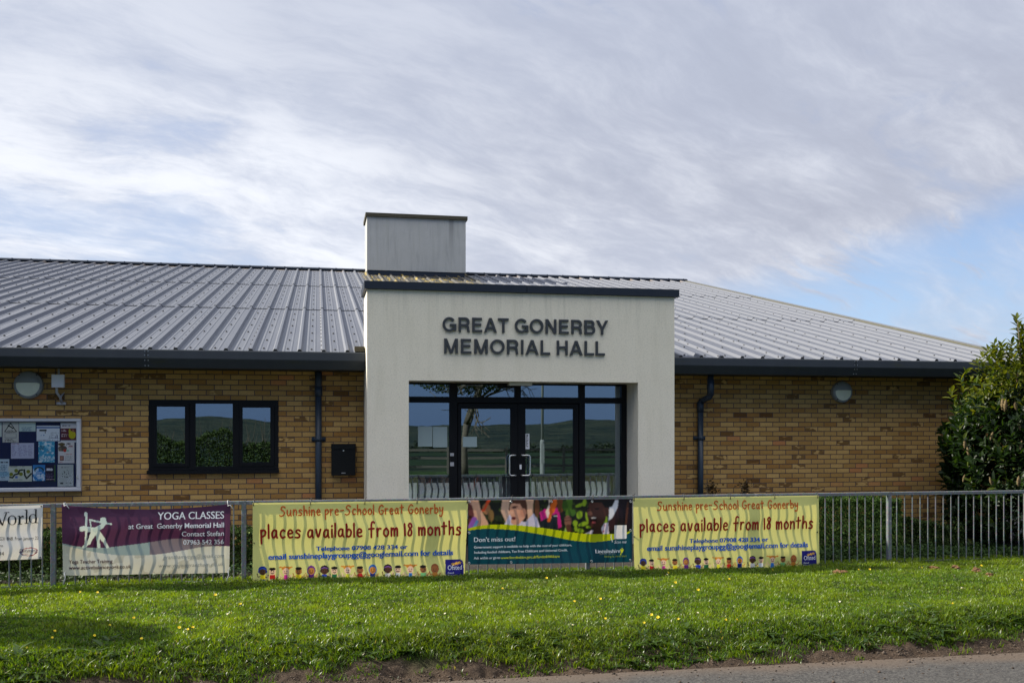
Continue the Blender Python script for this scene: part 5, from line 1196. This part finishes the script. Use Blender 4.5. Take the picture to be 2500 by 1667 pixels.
# ================================================================ VEGETATION
def unit(a): return a / np.maximum(np.linalg.norm(a, axis=-1, keepdims=True), 1e-9)
def leaf_mesh(name, m, P, D, N, L, Wd, C, parent=None, fold=.18, droop=.12):
    """folded pointed leaves: base points P, directions D, face normals N, lengths, widths, colours"""
    n = len(P); D = unit(D); N = unit(N - D * (N * D).sum(1, keepdims=True)); Sd = np.cross(D, N)
    L = L[:, None]; Wd = Wd[:, None]
    pt = lambda t, w, h: P + D * L * t + Sd * Wd * w + N * (Wd * h - L * droop * t * t)
    V = np.stack([pt(0, 0, 0), pt(.32, -.5, fold), pt(.32, 0, 0), pt(.32, .5, fold), pt(.7, -.42, fold), pt(.7, 0, 0), pt(.7, .42, fold), pt(1, 0, 0)], 1).reshape(-1, 3)
    o = (np.arange(n) * 8)[:, None]
    q = np.concatenate([o + np.array([[1, 2, 5, 4]]), o + np.array([[2, 3, 6, 5]])]); t = np.concatenate([o + np.array([[a]]) .reshape(1, 3) for a in ([0, 2, 1], [0, 3, 2], [4, 5, 7], [5, 6, 7])])
    return np_mesh(name, V, q, m, parent, np.repeat(C, 8, 0), t, smooth=True)
def shoots(tips, axes, length, per, L, Wd, rs):
    """leaves set spirally along short shoots"""
    n = len(tips); A = unit(axes)
    tt = (np.arange(per) / per)[None, :, None]
    base = tips[:, None] - A[:, None] * (length * (1 - tt))
    ph = np.arange(per)[None] * 2.4 + rs.uniform(0, 6.28, (n, 1))
    ref = np.where(np.abs(A[:, 2:3]) > .9, np.array([[1., 0, 0]]), np.array([[0, 0, 1.]])); U = unit(np.cross(A, ref)); Vv = np.cross(A, U)
    out = U[:, None] * np.cos(ph)[..., None] + Vv[:, None] * np.sin(ph)[..., None]
    up = .25 + .75 * tt
    D = unit(out * (1.15 - up * .75) + A[:, None] * up + rs.normal(0, .12, (n, per, 3)))
    N = A[:, None] * 1.0 - out * .1 + rs.normal(0, .22, (n, per, 3)) + np.array([0, 0, .3])
    k = n * per
    return base.reshape(k, 3), D.reshape(k, 3), N.reshape(k, 3), L * rs.uniform(.7, 1.15, k), Wd * rs.uniform(.8, 1.15, k)
def shades(n, a, b, rs, odd=None, p=0):
    c = a + (b - a) * rs.uniform(0, 1, (n, 1)) ** 1.4
    if odd is not None: k_ = rs.uniform(0, 1, n) < p; c[k_] = np.array(odd) * rs.uniform(.7, 1.2, (k_.sum(), 1))
    return c

# --- the cherry laurel at the right
rs = np.random.default_rng(11)
lc = np.array([11.05, 12.75, 0])
t = thing('laurel_bush', tuple(lc), 'tall glossy laurel bush with buff flower spikes growing against the brick wall', 'bush')
th = rs.uniform(0, 2 * np.pi, 2600); zz = rs.uniform(0, 1, 2600) ** .8 * 2.95
def lrad(th, z):
    prof = np.interp(z, [0, .4, 1.2, 1.8, 2.15, 2.45, 2.75, 3.0], [1.72, 1.80, 1.80, 1.70, 1.45, 1.12, .66, .2])
    return prof * (1 + .20 * (fbm(th * 1.3 + 5, z * 1.5, 61, 3) - .45)) + .12 * (vnoise(th * 4, z * 5, 66) - .5)
rad = lrad(th, zz) * rs.uniform(.72, 1.02, len(th)) ** .5
tips = np.c_[lc[0] + rad * np.cos(th) * 1.02, lc[1] + rad * np.sin(th) * .92, zz]
tips[:, 1] = np.minimum(tips[:, 1], 14.62)
axes = np.c_[np.cos(th) * .75, np.sin(th) * .75, .45 + zz * .22] + rs.normal(0, .28, (len(th), 3))
# the tall leading shoots against the sky
lead = []
for px, py, Y in ((2484, 776, 12.5), (2496, 800, 12.45), (2470, 838, 12.5), (2428, 836, 12.35), (2446, 842, 12.4), (2412, 852, 12.3), (2500, 850, 12.4), (2322, 955, 12.2), (2333, 990, 12.1), (2345, 925, 12.2), (2362, 905, 12.25), (2385, 882, 12.3), (2398, 866, 12.2), (2440, 868, 12.2), (2458, 850, 12.3), (2472, 868, 12.15), (2420, 890, 12.1), (2455, 905, 12.0), (2380, 930, 12.0), (2520, 770, 12.6), (2540, 800, 12.6), (2560, 760, 12.8), (2590, 810, 12.7)):
    p = at(px, py, Y)
    hl = .62 if py < 845 else .25
    for q in np.linspace(0, 1, int(hl / .075)): lead.append((p.x + rs.normal(0, .012) + (.05 * q), Y, p.z - hl * q))
lead = np.array(lead)
P, D_, N_, L_, W_ = [np.concatenate(z) for z in zip(shoots(tips, axes, .20, 9, .145, .056, rs), shoots(lead, np.tile([0, 0, 1.], (len(lead), 1)) + rs.normal(0, .15, (len(lead), 3)), .10, 7, .135, .054, rs))]
C_ = shades(len(P), np.array([.007, .02, .005]), np.array([.022, .048, .010]), rs, (.07, .10, .015), .04)
sunlit_top = P[:, 2] + rs.normal(0, .22, len(P)) > 2.18; C_[sunlit_top] = C_[sunlit_top] * .4 + shades(sunlit_top.sum(), np.array([.07, .11, .012]), np.array([.24, .26, .03]), rs) * .6  # upper leaves coloured yellower and brighter, sunlight put into the leaf colour
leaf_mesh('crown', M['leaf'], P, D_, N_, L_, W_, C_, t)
b = MB()
for i in range(16):
    a = rs.uniform(0, 6.28); e = rs.uniform(.6, 1.45); p0 = (lc[0] + .18 * math.cos(a), lc[1] + .15 * math.sin(a), -.1)
    b.tube([p0, (lc[0] + e * .5 * math.cos(a), lc[1] + e * .45 * math.sin(a), .9), (lc[0] + e * .85 * math.cos(a), lc[1] + e * .8 * math.sin(a), 2.2 - e * .4)], [.045, .03, .012], 7)
for j in (0, 3, 9): 
    px, py = ((2484, 776), 0, 0, (2428, 836))[j] if j in (0, 3) else (2520, 770); p = at(px, py, 12.45); b.tube([(lc[0] - .1, lc[1], 1.6), (p.x + .06, 12.45, p.z - .6), (p.x, 12.45, p.z - .03)], [.02, .011, .005], 6)
b.build('stem', M['bark'], t, True)
# upright buff flower spikes
sv, sf = [], []
nst = 15; seg = 7
for i in range(nst + 1):
    q = i / nst; r_ = .017 * math.sin(math.pi * min(1, q * .9 + .08)) * (1 + .35 * ((i % 2) - .5)) + .003
    for j in range(seg): a = 6.28 * j / seg + i * .45; rr_ = r_ * (1 + .4 * ((j + i) % 2)); sv.append((rr_ * math.cos(a), rr_ * math.sin(a), q * .15))
sv = np.array(sv); i = (np.arange(nst)[:, None] * seg + np.arange(seg)[None]).ravel(); j = (np.arange(nst)[:, None] * seg + (np.arange(seg)[None] + 1) % seg).ravel()
sq = np.c_[i, j, j + seg, i + seg]
spts = [at(px, py, 0) for px, py in ()]
ang_ = rs.uniform(np.pi * .95, np.pi * 1.72, 60); zs_ = rs.uniform(.9, 2.75, 60)
for q in range(38):
    r_ = lrad(ang_[q:q + 1], zs_[q:q + 1])[0] * 1.0
    pz = (lc[0] + r_ * math.cos(ang_[q]), lc[1] + r_ * math.sin(ang_[q]) * .92, zs_[q])
    if q == 0:
        cc = np.tile(np.array([.17, .125, .06]), (len(sv), 1)) * rs.uniform(.6, 1.25, (len(sv), 1)); sp0 = np_mesh('flower_spike', sv, sq, M['spike'], None, cc)
        o = sp0
    else: o = sp0.copy(); COL.objects.link(o)
    o.parent = t; o.matrix_parent_inverse = Matrix.Identity(4); o.location = Vector(pz) - Vector(tuple(lc)); k_ = rs.uniform(.7, 1.25); o.scale = (k_, k_, k_)
    o.rotation_euler = (rs.uniform(-.3, .3), rs.uniform(-.3, .3), rs.uniform(0, 6))

# --- low clipped hedges behind the railing
def hedge(x0, x1, y0, y1, top, n, label, seed, tint=1.0):
    rs = np.random.default_rng(seed); t = thing('hedge', ((x0 + x1) / 2, (y0 + y1) / 2, 0), label, 'hedge')
    x = rs.uniform(x0, x1, n); y = rs.uniform(y0, y1, n); s_ = rs.uniform(0, 1, n); tz = top(x) * (1 + .14 * (fbm(x * 4, y * 4, seed, 3) - .5))
    z = rs.uniform(0, 1, n) * tz
    front = s_ < .55; topm = (s_ >= .55) & (s_ < .85); end = s_ >= .85
    y = np.where(front, y0 + .1 * fbm(x * 6, z * 6, seed + 3) + rs.exponential(.03, n), y); z = np.where(topm, tz - rs.exponential(.025, n), z)
    x = np.where(end, np.where(rs.uniform(0, 1, n) < .5, x0 + rs.exponential(.04, n), x1 - rs.exponential(.04, n)), x)
    z = np.maximum(z, .01); P = np.c_[x, y, z]
    Nn = np.c_[rs.normal(0, .5, n), np.where(front, -.8, -.1) + rs.normal(0, .4, n), np.where(topm, 1., .45) + rs.normal(0, .3, n)]
    D = rs.normal(0, 1, (n, 3)) + np.array([0, 0, .35])
    C = shades(n, np.array([.022, .045, .009]), np.array([.07, .12, .02]), rs, (.12, .17, .03), .10) * tint
    leaf_mesh('foliage', M['hedge'], P, D, Nn, rs.uniform(.022, .045, n), rs.uniform(.012, .022, n), C, t, .12, .1)
    # twiggy dark heart so the wall does not show through
    b = MB()
    for i in range(int((x1 - x0) * 14)):
        xx, yy = rs.uniform(x0 + .1, x1 - .1), rs.uniform(y0 + .12, y1 - .05); h = float(top(np.array([xx]))[0]) * rs.uniform(.6, .95)
        b.tube([(xx, yy, -.05), (xx + rs.normal(0, .05), yy + rs.normal(0, .05), h * .5), (xx + rs.normal(0, .12), yy + rs.normal(0, .1), h)], [.012, .009, .004], 5)
    b.build('branch', M['bark'], t)
hedge(-6.5, -.35, 12.55, 13.3, lambda x: .44 + 0 * x, 52000, 'low dark clipped hedge behind the yoga banner', 71)
hedge(5.7, 7.95, 12.3, 13.1, lambda x: .73 + 0 * x, 36000, 'knee high clipped green hedge behind the right yellow banner and bare bars', 72, 1.7)
hedge(8.0, 8.95, 12.35, 13.1, lambda x: .52 - .22 * (x - 7.8), 12000, 'lowest darkest hedge between the clipped hedge and the laurel bush', 73, .7)
# brown seed heads at the foot of the wall by the right downpipe
for px, py, lab in ((1737, 1190, 'withered brown seed head standing right beside the right downpipe'), (1820, 1190, 'withered brown seed head standing away from the right downpipe, under blank brick')):
    p = at(px, py, 14.45); t = thing('dry_plant', (p.x, 14.45, 0), lab, 'plant', 'withered plants at the foot of the wall')
    b = MB()
    for i in range(7): b.tube([(p.x + rs.normal(0, .01), 14.45, 0), (p.x + rs.normal(0, .03), 14.45, p.z * .6), (p.x + rs.normal(0, .05), 14.45 + rs.normal(0, .02), p.z + rs.uniform(-.12, .08))], [.006, .005, .003], 5)
    b.build('stem', M['bark'], t)
    n = 120; P = np.c_[p.x + rs.normal(0, .045, n), 14.45 + rs.normal(0, .03, n), p.z + rs.normal(0, .06, n)]
    leaf_mesh('seed_head', M['privet'], P, rs.normal(0, 1, (n, 3)), rs.normal(0, 1, (n, 3)), rs.uniform(.03, .06, n), rs.uniform(.015, .03, n), shades(n, np.array([.06, .04, .02]), np.array([.12, .085, .04]), rs), t)

# --- grass of the verge
rs = np.random.default_rng(5)
def grass(n, x0, x1, y0, y1, lo, hi, name, thin=lambda x, y: np.ones(len(x)), tall=0):
    x = rs.uniform(x0, x1, n); y = rs.uniform(y0, y1, n)
    edge = 7.62 + .34 * (fbm(x * .75, x * 0, 81, 3) - .5) * 1.0 + np.interp(x, [-3, -1.5, -.6, -.2, .9, 1.5, 3, 4.5, 8], [.04, .18, .04, .16, .20, .02, .0, .14, .16]) + .22 * (fbm(x * 3, x * 0, 82, 2) - .5)
    tuft = (fbm(x * 5, y * 7, 89, 2) > .50) & (rs.uniform(0, 1, n) < .22)
    keep = (y > edge + rs.exponential(.07, n) - .03) | (tuft & (y > edge - .22)); x, y, edge = x[keep], y[keep], edge[keep]; n = len(x)
    pat = fbm(x * 1.4, y * 2.2, 85, 4); pat2 = fbm(x * 6, y * 8, 86, 3)
    near = np.exp(-((y - edge) / .55) ** 2); pat3 = fbm(x * 15, y * 15, 88, 2)
    h = rs.uniform(lo, hi, n) * (.55 + .9 * pat) * (.7 + .6 * pat2) * (1 + .6 * near) * (.45 + 1.15 * pat3)
    h *= 1 + .7 * np.exp(-((y - 11.45) / .09) ** 2)
    z = verge_z(x, y) - .006
    a = rs.uniform(0, 2 * np.pi, n); lean = rs.uniform(.15, .95, n) * h
    d = np.c_[np.cos(a), np.sin(a)]; w = rs.uniform(.0022, .0042, n) * (1 + .5 * near)
    fa = rs.uniform(0, 2 * np.pi, n); sd = np.c_[np.cos(fa), np.sin(fa)] * w[:, None]
    B = np.c_[x, y, z]; m1 = B + np.c_[d * (lean * .35)[:, None], h * .55]; tip = B + np.c_[d * lean[:, None], h * rs.uniform(.75, 1, n)]
    s3 = np.c_[sd, np.zeros(n)]
    V = np.stack([B - s3, B + s3, m1 - s3 * .85, m1 + s3 * .85, tip], 1).reshape(-1, 3)
    o = (np.arange(n) * 5)[:, None]
    c1, c2, c3 = np.array([.09, .20, .006]), np.array([.25, .345, .012]), np.array([.03, .075, .008])
    k_ = np.clip(pat * 1.5 - .25 + rs.normal(0, .30, n), 0, 1)[:, None]; c = c1 * (1 - k_) + c2 * k_
    dk = np.clip(near * 1.0 + (pat2 < .40) * .5 + np.clip(.42 - pat3, 0, 1) * 2.2, 0, 1)[:, None]; c = c * (1 - dk * .6) + c3 * dk * .6  # blades darkened on the bank and in low tufts, shade put into their colour
    dkb = rs.uniform(0, 1, n) < .2; c[dkb] *= .4
    st = rs.uniform(0, 1, n) < .022; c[st] = np.array([.30, .26, .11]) * rs.uniform(.5, 1.1, (st.sum(), 1))
    yel = np.clip((fbm(x * .5 + 3, y * .8, 87, 3) - .5) * 3, 0, 1)[:, None] * np.clip((x[:, None] + 2) / 6, 0, 1); c = c * (1 - yel * .45) + np.array([.19, .21, .05]) * yel * .45
    return tag(np_mesh(name, V, o + np.array([[0, 1, 3, 2]]), M['grass'], None, np.repeat(c, 5, 0), o + np.array([[2, 3, 4]])), kind='stuff')
grass(480000, -5.2, 10.6, 7.4, 11.75, .022, .05, 'grass')
# broad weeds along the ragged edge and in the turf
def weeds(nc):
    x = rs.uniform(-5, 10.5, nc); edge = 7.62 + .34 * (fbm(x * .75, x * 0, 81, 3) - .5) * 1.0 + np.interp(x, [-3, -1.5, -.6, -.2, .9, 1.5, 3, 4.5, 8], [.04, .18, .04, .16, .20, .02, .0, .14, .16]) + .22 * (fbm(x * 3, x * 0, 82, 2) - .5)
    y = edge + np.abs(rs.normal(.16, .26, nc)); per = 9
    ce = np.c_[x, y, verge_z(x, y) + .005]; P = np.repeat(ce, per, 0) + rs.normal(0, .008, (nc * per, 3)) * [1, 1, 0]
    a = rs.uniform(0, 6.28, nc * per); el_ = rs.uniform(.15, .9, nc * per); D = np.c_[np.cos(a), np.sin(a), el_]; N = np.c_[-np.cos(a) * .4, -np.sin(a) * .4, np.ones(nc * per)]
    L = rs.uniform(.05, .15, nc * per); C = shades(nc * per, np.array([.03, .065, .012]), np.array([.075, .13, .022]), rs)
    return tag(leaf_mesh('weeds', M['grass'], P, D, N, L, L * rs.uniform(.12, .3, nc * per), C, None, .15, .35), kind='stuff')
weeds(330)
def gravel(nc):
    x = rs.uniform(-4, 10, nc); y = np.where(rs.uniform(0, 1, nc) < .85, rs.normal(7.5, .12, nc), rs.uniform(6.6, 7.5, nc)); r_ = rs.exponential(.0045, nc) + .003
    r_ = np.minimum(r_ * .8, .022); ce = np.c_[x, y, np.where(y > 7.34, verge_z(x, y), -.196) + r_ * .25]
    dirs = np.array([[1, 0, 0], [-1, 0, 0], [0, 1, 0], [0, -1, 0], [0, 0, .8], [0, 0, -.8]]); V = (ce[:, None] + dirs[None] * r_[:, None, None] * rs.uniform(.55, 1.3, (nc, 6, 1))).reshape(-1, 3)
    F_ = np.array([[0, 2, 4], [2, 1, 4], [1, 3, 4], [3, 0, 4], [2, 0, 5], [1, 2, 5], [3, 1, 5], [0, 3, 5]]); T_ = ((np.arange(nc) * 6)[:, None, None] + F_[None]).reshape(-1, 3)
    c = np.array([.065, .048, .035]) * rs.uniform(.4, 2.1, (nc, 1))
    return tag(np_mesh('gravel', V, None, M['spike'], None, np.repeat(c, 6, 0), T_), kind='stuff')
gravel(7000)
# dandelions, daisies and lumps of dry earth
def photo_ground(px, py):
    z = -.02
    for _ in range(4):
        u, w = (px - 1250) / F, (HOR - py) / F; t_ = (z - EYE) / w; p = Vector((t_ * (sP + u * cP), t_ * (cP - u * sP), z)); z = float(verge_z(np.array([p.x]), np.array([p.y]))[0])
    p.z = z; return p
def flower(name, label, cat, group, m_pet, r, h, npet, m_eye=None):
    t = thing(name, (0, 0, 0), label, cat, group)
    MB().tube([(0, 0, 0), (.004, 0, h * .6), (0, 0, h)], .0022, 5).build('stalk', simple(name + '_stalk', (.09, .14, .03), .6), t)
    b = MB()
    for L_i in (range(2) if m_eye is None else range(1)):
        for i in range(npet):
            a = 2 * math.pi * (i + .5 * L_i) / npet; rr_ = r * (1 - .3 * L_i); w = 2.2 * rr_ / npet * 1.5
            cx, sx = math.cos(a), math.sin(a); z = h + .003 * L_i
            b.add([(0, 0, z), (rr_ * .6 * cx - w * sx, rr_ * .6 * sx + w * cx, z + .003 + .004 * L_i), (rr_ * cx, rr_ * sx, z + .006 + .006 * L_i), (rr_ * .6 * cx + w * sx, rr_ * .6 * sx - w * cx, z + .003 + .004 * L_i)], [(0, 1, 2, 3)])
    b.build('petals', m_pet, t)
    if m_eye is not None: MB().tube([(0, 0, h + .002), (0, 0, h + .006)], r * .35, 8).build('flower_eye', m_eye, t)
    return t
yel = simple('dandelion_yellow', (.8, .62, .02), .6); dai = simple('daisy_white', (.8, .8, .78), .6)
DAN = [(195, 1448), (238, 1451), (525, 1460), (588, 1481), (435, 1540), (460, 1543), (468, 1541), (345, 1565), (322, 1514), (227, 1556), (266, 1532), (126, 1562), (128, 1545), (1225, 1444), (1332, 1415), (1399, 1474), (1464, 1467), (1627, 1402), (1645, 1428), (1701, 1445), (1776, 1421), (1851, 1387), (1881, 1395), (2093, 1393), (2120, 1394), (2246, 1388), (2392, 1383), (1570, 1540), (1590, 1556), (1608, 1556), (1655, 1559), (1793, 1542), (1475, 1576), (2322, 1527), (1770, 1555), (2494, 1422)]
d0 = flower('dandelion', 'open yellow dandelion flower in the short verge grass', 'dandelion', 'dandelions in the verge', yel, .015, .045, 14)
for i, (px, py) in enumerate(DAN):
    p = photo_ground(px, py + 4); o = d0 if i == 0 else copy_tree(d0, p); o.location = p; k_ = rs.uniform(.8, 1.2); o.scale = (k_, k_, k_); o.rotation_euler = (rs.uniform(.1, .6), rs.uniform(-.3, .3), rs.uniform(0, .8))
DAI = [(130, 1437), (183, 1440), (563, 1502), (705, 1480), (1090, 1502), (1355, 1410), (1368, 1475), (1540, 1482), (2114, 1405), (2132, 1405), (2158, 1404), (2099, 1446), (1625, 1405), (1890, 1405), (2496, 1401), (858, 1480), (910, 1478), (1640, 1434), (1396, 1532), (640, 1411), (1295, 1502), (2050, 1470), (1700, 1500), (770, 1440), (60, 1490), (980, 1440), (2200, 1450), (2350, 1440), (2420, 1410), (1460, 1500)]
d1 = flower('daisy', 'tiny white daisy in the short verge grass', 'daisy', 'daisies in the verge', dai, .010, .042, 12, yel)
for i, (px, py) in enumerate(DAI):
    p = photo_ground(px, py + 4); o = d1 if i == 0 else copy_tree(d1, p); o.location = p; o.rotation_euler = (rs.uniform(.2, .8), rs.uniform(-.3, .3), rs.uniform(0, 6))
clod = simple('dry_earth', (.15, .085, .045), .95, 0, .35, 40, .1, .6, 90)
LUMP = [((2045, 1397), .07, 'dry reddish earth lump in the grass right of the right yellow banner'), ((2062, 1396), .05, 'smaller earth lump touching the first, right of the right yellow banner'), ((2281, 1387), .07, 'wide dry earth lump in the grass before the bare railing'), ((2334, 1387), .05, 'low brown earth lump between a wide lump and a tall lump'), ((2383, 1393), .055, 'tall round orange brown earth lump near the right edge'), ((2416, 1404), .045, 'dull flat earth lump below the tall round lump')]
for (px, py), r_, lab in LUMP:
    p = photo_ground(px, py + 3); me = bpy.data.meshes.new('earth_lump'); bmm = bmesh.new(); bmesh.ops.create_icosphere(bmm, subdivisions=4, radius=r_ * .95)
    for v in bmm.verts:
        q = .45 + 1.0 * float(fbm(np.array([v.co.x * 45 + px]), np.array([v.co.y * 45 + v.co.z * 38]), 91, 4)[0]); v.co *= q; v.co.z = v.co.z * (.9 if 'tall' in lab else .55) + .012
    bmm.to_mesh(me); bmm.free(); me.materials.append(clod); o = bpy.data.objects.new('earth_lump', me); COL.objects.link(o); o.location = p; tag(o, lab, 'earth lump', 'earth lumps in the verge')

# --- trees: a recursive limb builder, leaf-sized faces at the twig ends
def tree(name, base, trunk_h, trunk_r, depth, spread, leaf, label, seed, lean=(0, 0), up=.5, cat='tree'):
    rd = random.Random(seed); rs = np.random.default_rng(seed); t = thing(name, base, label, cat); b = MB(); tips = []
    B0 = Vector(base)
    def limb(p, d, l, r, k):
        pts = [p]; q = p.copy(); dd = d.copy()
        for i in range(4):
            dd = (dd + Vector((rd.gauss(0, .1), rd.gauss(0, .1), rd.gauss(0, .06)))).normalized(); q = q + dd * l / 4; pts.append(q.copy())
            if k <= 1: tips.append((tuple(q), tuple(dd)))
        b.tube(pts, [r * (1 - .38 * i / 4) for i in range(5)], 8 if k > 2 else 5)
        if k > 0:
            for j in range(rd.choice((2, 3, 3)) if k > 1 else 3):
                a = rd.uniform(0, 6.28); s_ = spread * rd.uniform(.7, 1.2); o_ = dd.orthogonal().normalized(); o_.rotate(__import__('mathutils').Quaternion(dd, a))
                nd = (dd + o_ * s_ + Vector((0, 0, up * .3))).normalized(); limb(pts[-1] if j else pts[3], nd, l * rd.uniform(.62, .85), r * .6, k - 1)
    limb(B0, Vector((lean[0], lean[1], 1)).normalized(), trunk_h, trunk_r, depth)
    b.build('trunk', M['bark'], t, True)
    if leaf:
        T = np.array([a for a, _ in tips]); A = np.array([d for _, d in tips]); idx = rs.integers(0, len(T), leaf[0]); n = leaf[0]
        if isinstance(leaf[2], tuple): P = np.array(base) * [1, 1, 0] + unit(rs.normal(0, 1, (n, 3))) * rs.uniform(0, 1, (n, 1)) ** .4 * np.array(leaf[2][:3]) + [0, 0, leaf[2][3]]
        else: P = T[idx] + rs.normal(0, leaf[2], (n, 3))
        leaf_mesh('crown', M['privet'], P, rs.normal(0, 1, (n, 3)) + [0, 0, .2], rs.normal(0, .6, (n, 3)) + [0, 0, 1], rs.uniform(.6, 1.2, n) * leaf[1], rs.uniform(.35, .7, n) * leaf[1], shades(n, np.array([.035, .06, .01]), np.array([.09, .14, .022]), rs), t)
    return t
# outside the frame on the left: throws the long shadow across the grass
tree('roadside_tree', (-6.6, 11.0, -.05), 1.5, .045, 2, .16, (9500, .085, (.55, .55, 1.25, 2.8)), 'young roadside tree standing left of the view, its shadow lying on the grass', 31, (0, 0), 1.5)
# across the road, mirrored in the glazing
tree('mirrored_tree', (5.45, -8.4, -.1), 2.0, .17, 5, .74, (12000, .11, (2.5, 1.9, 1.2, 4.15)), 'tree across the road mirrored in the left entrance door', 47, (.03, .02), .1)
px_l = (7.95, -6.0)
t = thing('lamp_post', (*px_l, -.1), 'pale grey street lamp post across the road mirrored in the right entrance door', 'lamp post')
MB().tube([(*px_l, -.1), (*px_l, 1.25), (*px_l, 1.3)], [.085, .085, .06], 16).box(px_l[0] - .055, px_l[0] + .055, px_l[1] + .07, px_l[1] + .09, .45, 1.15).build('base_compartment', M['concrete'], t)
MB().tube([(*px_l, 1.29), (px_l[0] + .05, px_l[1], 5.9), (px_l[0] + .06, px_l[1] + .2, 6.2), (px_l[0] + .06, px_l[1] + .9, 6.3)], [.05, .038, .034, .03], 12).build('pole', M['concrete'], t, True)
MB().cbox(px_l[0] - .1, px_l[0] + .22, px_l[1] + .8, px_l[1] + 1.4, 6.24, 6.38, .03).build('lamp_head', M['lampgrey'], t)
def field_fence(x0, x1, y):
    t = thing('field_fence', (x0, y, -.3), 'weathered post and rail field fence across the road mirrored in the glazing', 'fence')
    x = x0
    while x <= x1: MB().box(x - .05, x + .05, y - .04, y + .04, -.5, .95).build('post', M['wood'], t); x += 2.4
    for z in (.15, .5, .82): MB().box(x0, x1, y - .07, y - .041, z - .04, z + .05).build('rail', M['wood'], t)
field_fence(-2.0, 18, -11.0)
def far_hedge():
    rs = np.random.default_rng(99); n = 34000; x = rs.uniform(-16, 2.4, n); h = 1.45 + .75 * (fbm(x * 1.1, x * 0, 101, 5) - .5) * 2
    s_ = rs.uniform(0, 1, n); z = np.where(s_ < .7, rs.uniform(-.3, 1, n) * h, h - rs.exponential(.05, n)); y = np.where(s_ < .7, -10.2 - rs.exponential(.10, n), rs.uniform(-11.2, -10.2, n))
    t = thing('field_hedge', (-7, -10.7, -.3), 'tall rough field hedge across the road mirrored in the hall window', 'hedge')
    leaf_mesh('foliage', M['privet'], np.c_[x, y, z], rs.normal(0, 1, (n, 3)), np.c_[rs.normal(0, .5, n), .7 + rs.normal(0, .4, n), .6 + rs.normal(0, .3, n)], rs.uniform(.06, .12, n), rs.uniform(.035, .07, n), shades(n, np.array([.03, .055, .01]), np.array([.10, .14, .03]), rs), t)
    b = MB()
    for i in range(160): xx = rs.uniform(-16, 2.3); b.tube([(xx, -10.7, -.4), (xx + rs.normal(0, .1), -10.6 + rs.normal(0, .1), .7), (xx + rs.normal(0, .2), -10.5, 1.3 + rs.uniform(0, .9))], [.03, .02, .004], 5)
    b.build('branch', M['bark'], t)
far_hedge()

def ground_cover(n):
    rs = np.random.default_rng(77); x = np.where(rs.uniform(0, 1, n) < .72, rs.uniform(6.0, 9.6, n), rs.uniform(-4.2, -.3, n)); y = rs.uniform(11.62, 12.25, n); h = .04 + .16 * fbm(x * 3, y * 4, 103, 3) * np.clip((y - 11.5) * 3, .3, 1)
    z = h * rs.uniform(.3, 1, n) - .03
    return tag(leaf_mesh('ground_cover', M['hedge'], np.c_[x, y, z], rs.normal(0, 1, (n, 3)) + [0, -.2, .3], rs.normal(0, .5, (n, 3)) + [0, -.3, 1], rs.uniform(.025, .06, n), rs.uniform(.015, .035, n), shades(n, np.array([.014, .035, .007]), np.array([.045, .085, .015]), rs), None, .1, .2), kind='stuff')
ground_cover(9000)

# hedgerow trees and small woods over the fields behind the camera, seen only as one dark mass in the glass
def far_woods():
    rs = np.random.default_rng(55); n = 520; r_ = rs.uniform(240, 1250, n) ** 1.0; line = np.round(np.log(r_ / 80) * 4) / 4; r_ = 80 * np.exp(line) * rs.uniform(.97, 1.03, n); a = rs.uniform(-.75, .9, n)
    cx, cy = r_ * np.sin(a), -r_ * np.cos(a); cz = ground_z(cx, cy); s_ = rs.uniform(1.0, 2.6, n) * (1 + r_ / 1200); per = 110
    off = unit(rs.normal(0, 1, (n, per, 3))) * rs.uniform(.5, 1, (n, per, 1)) * np.array([1.25, 1.25, .8])
    P = (np.stack([cx, cy, cz + s_ * .75], 1)[:, None] + off * s_[:, None, None]).reshape(-1, 3); k = n * per; L = np.repeat(s_, per) * .3
    return tag(leaf_mesh('far_woods', M['privet'], P, rs.normal(0, 1, (k, 3)), rs.normal(0, .5, (k, 3)) + [0, .6, .6], L, L * .8, shades(k, np.array([.012, .022, .010]), np.array([.035, .05, .018]), rs)), kind='stuff')
far_woods()
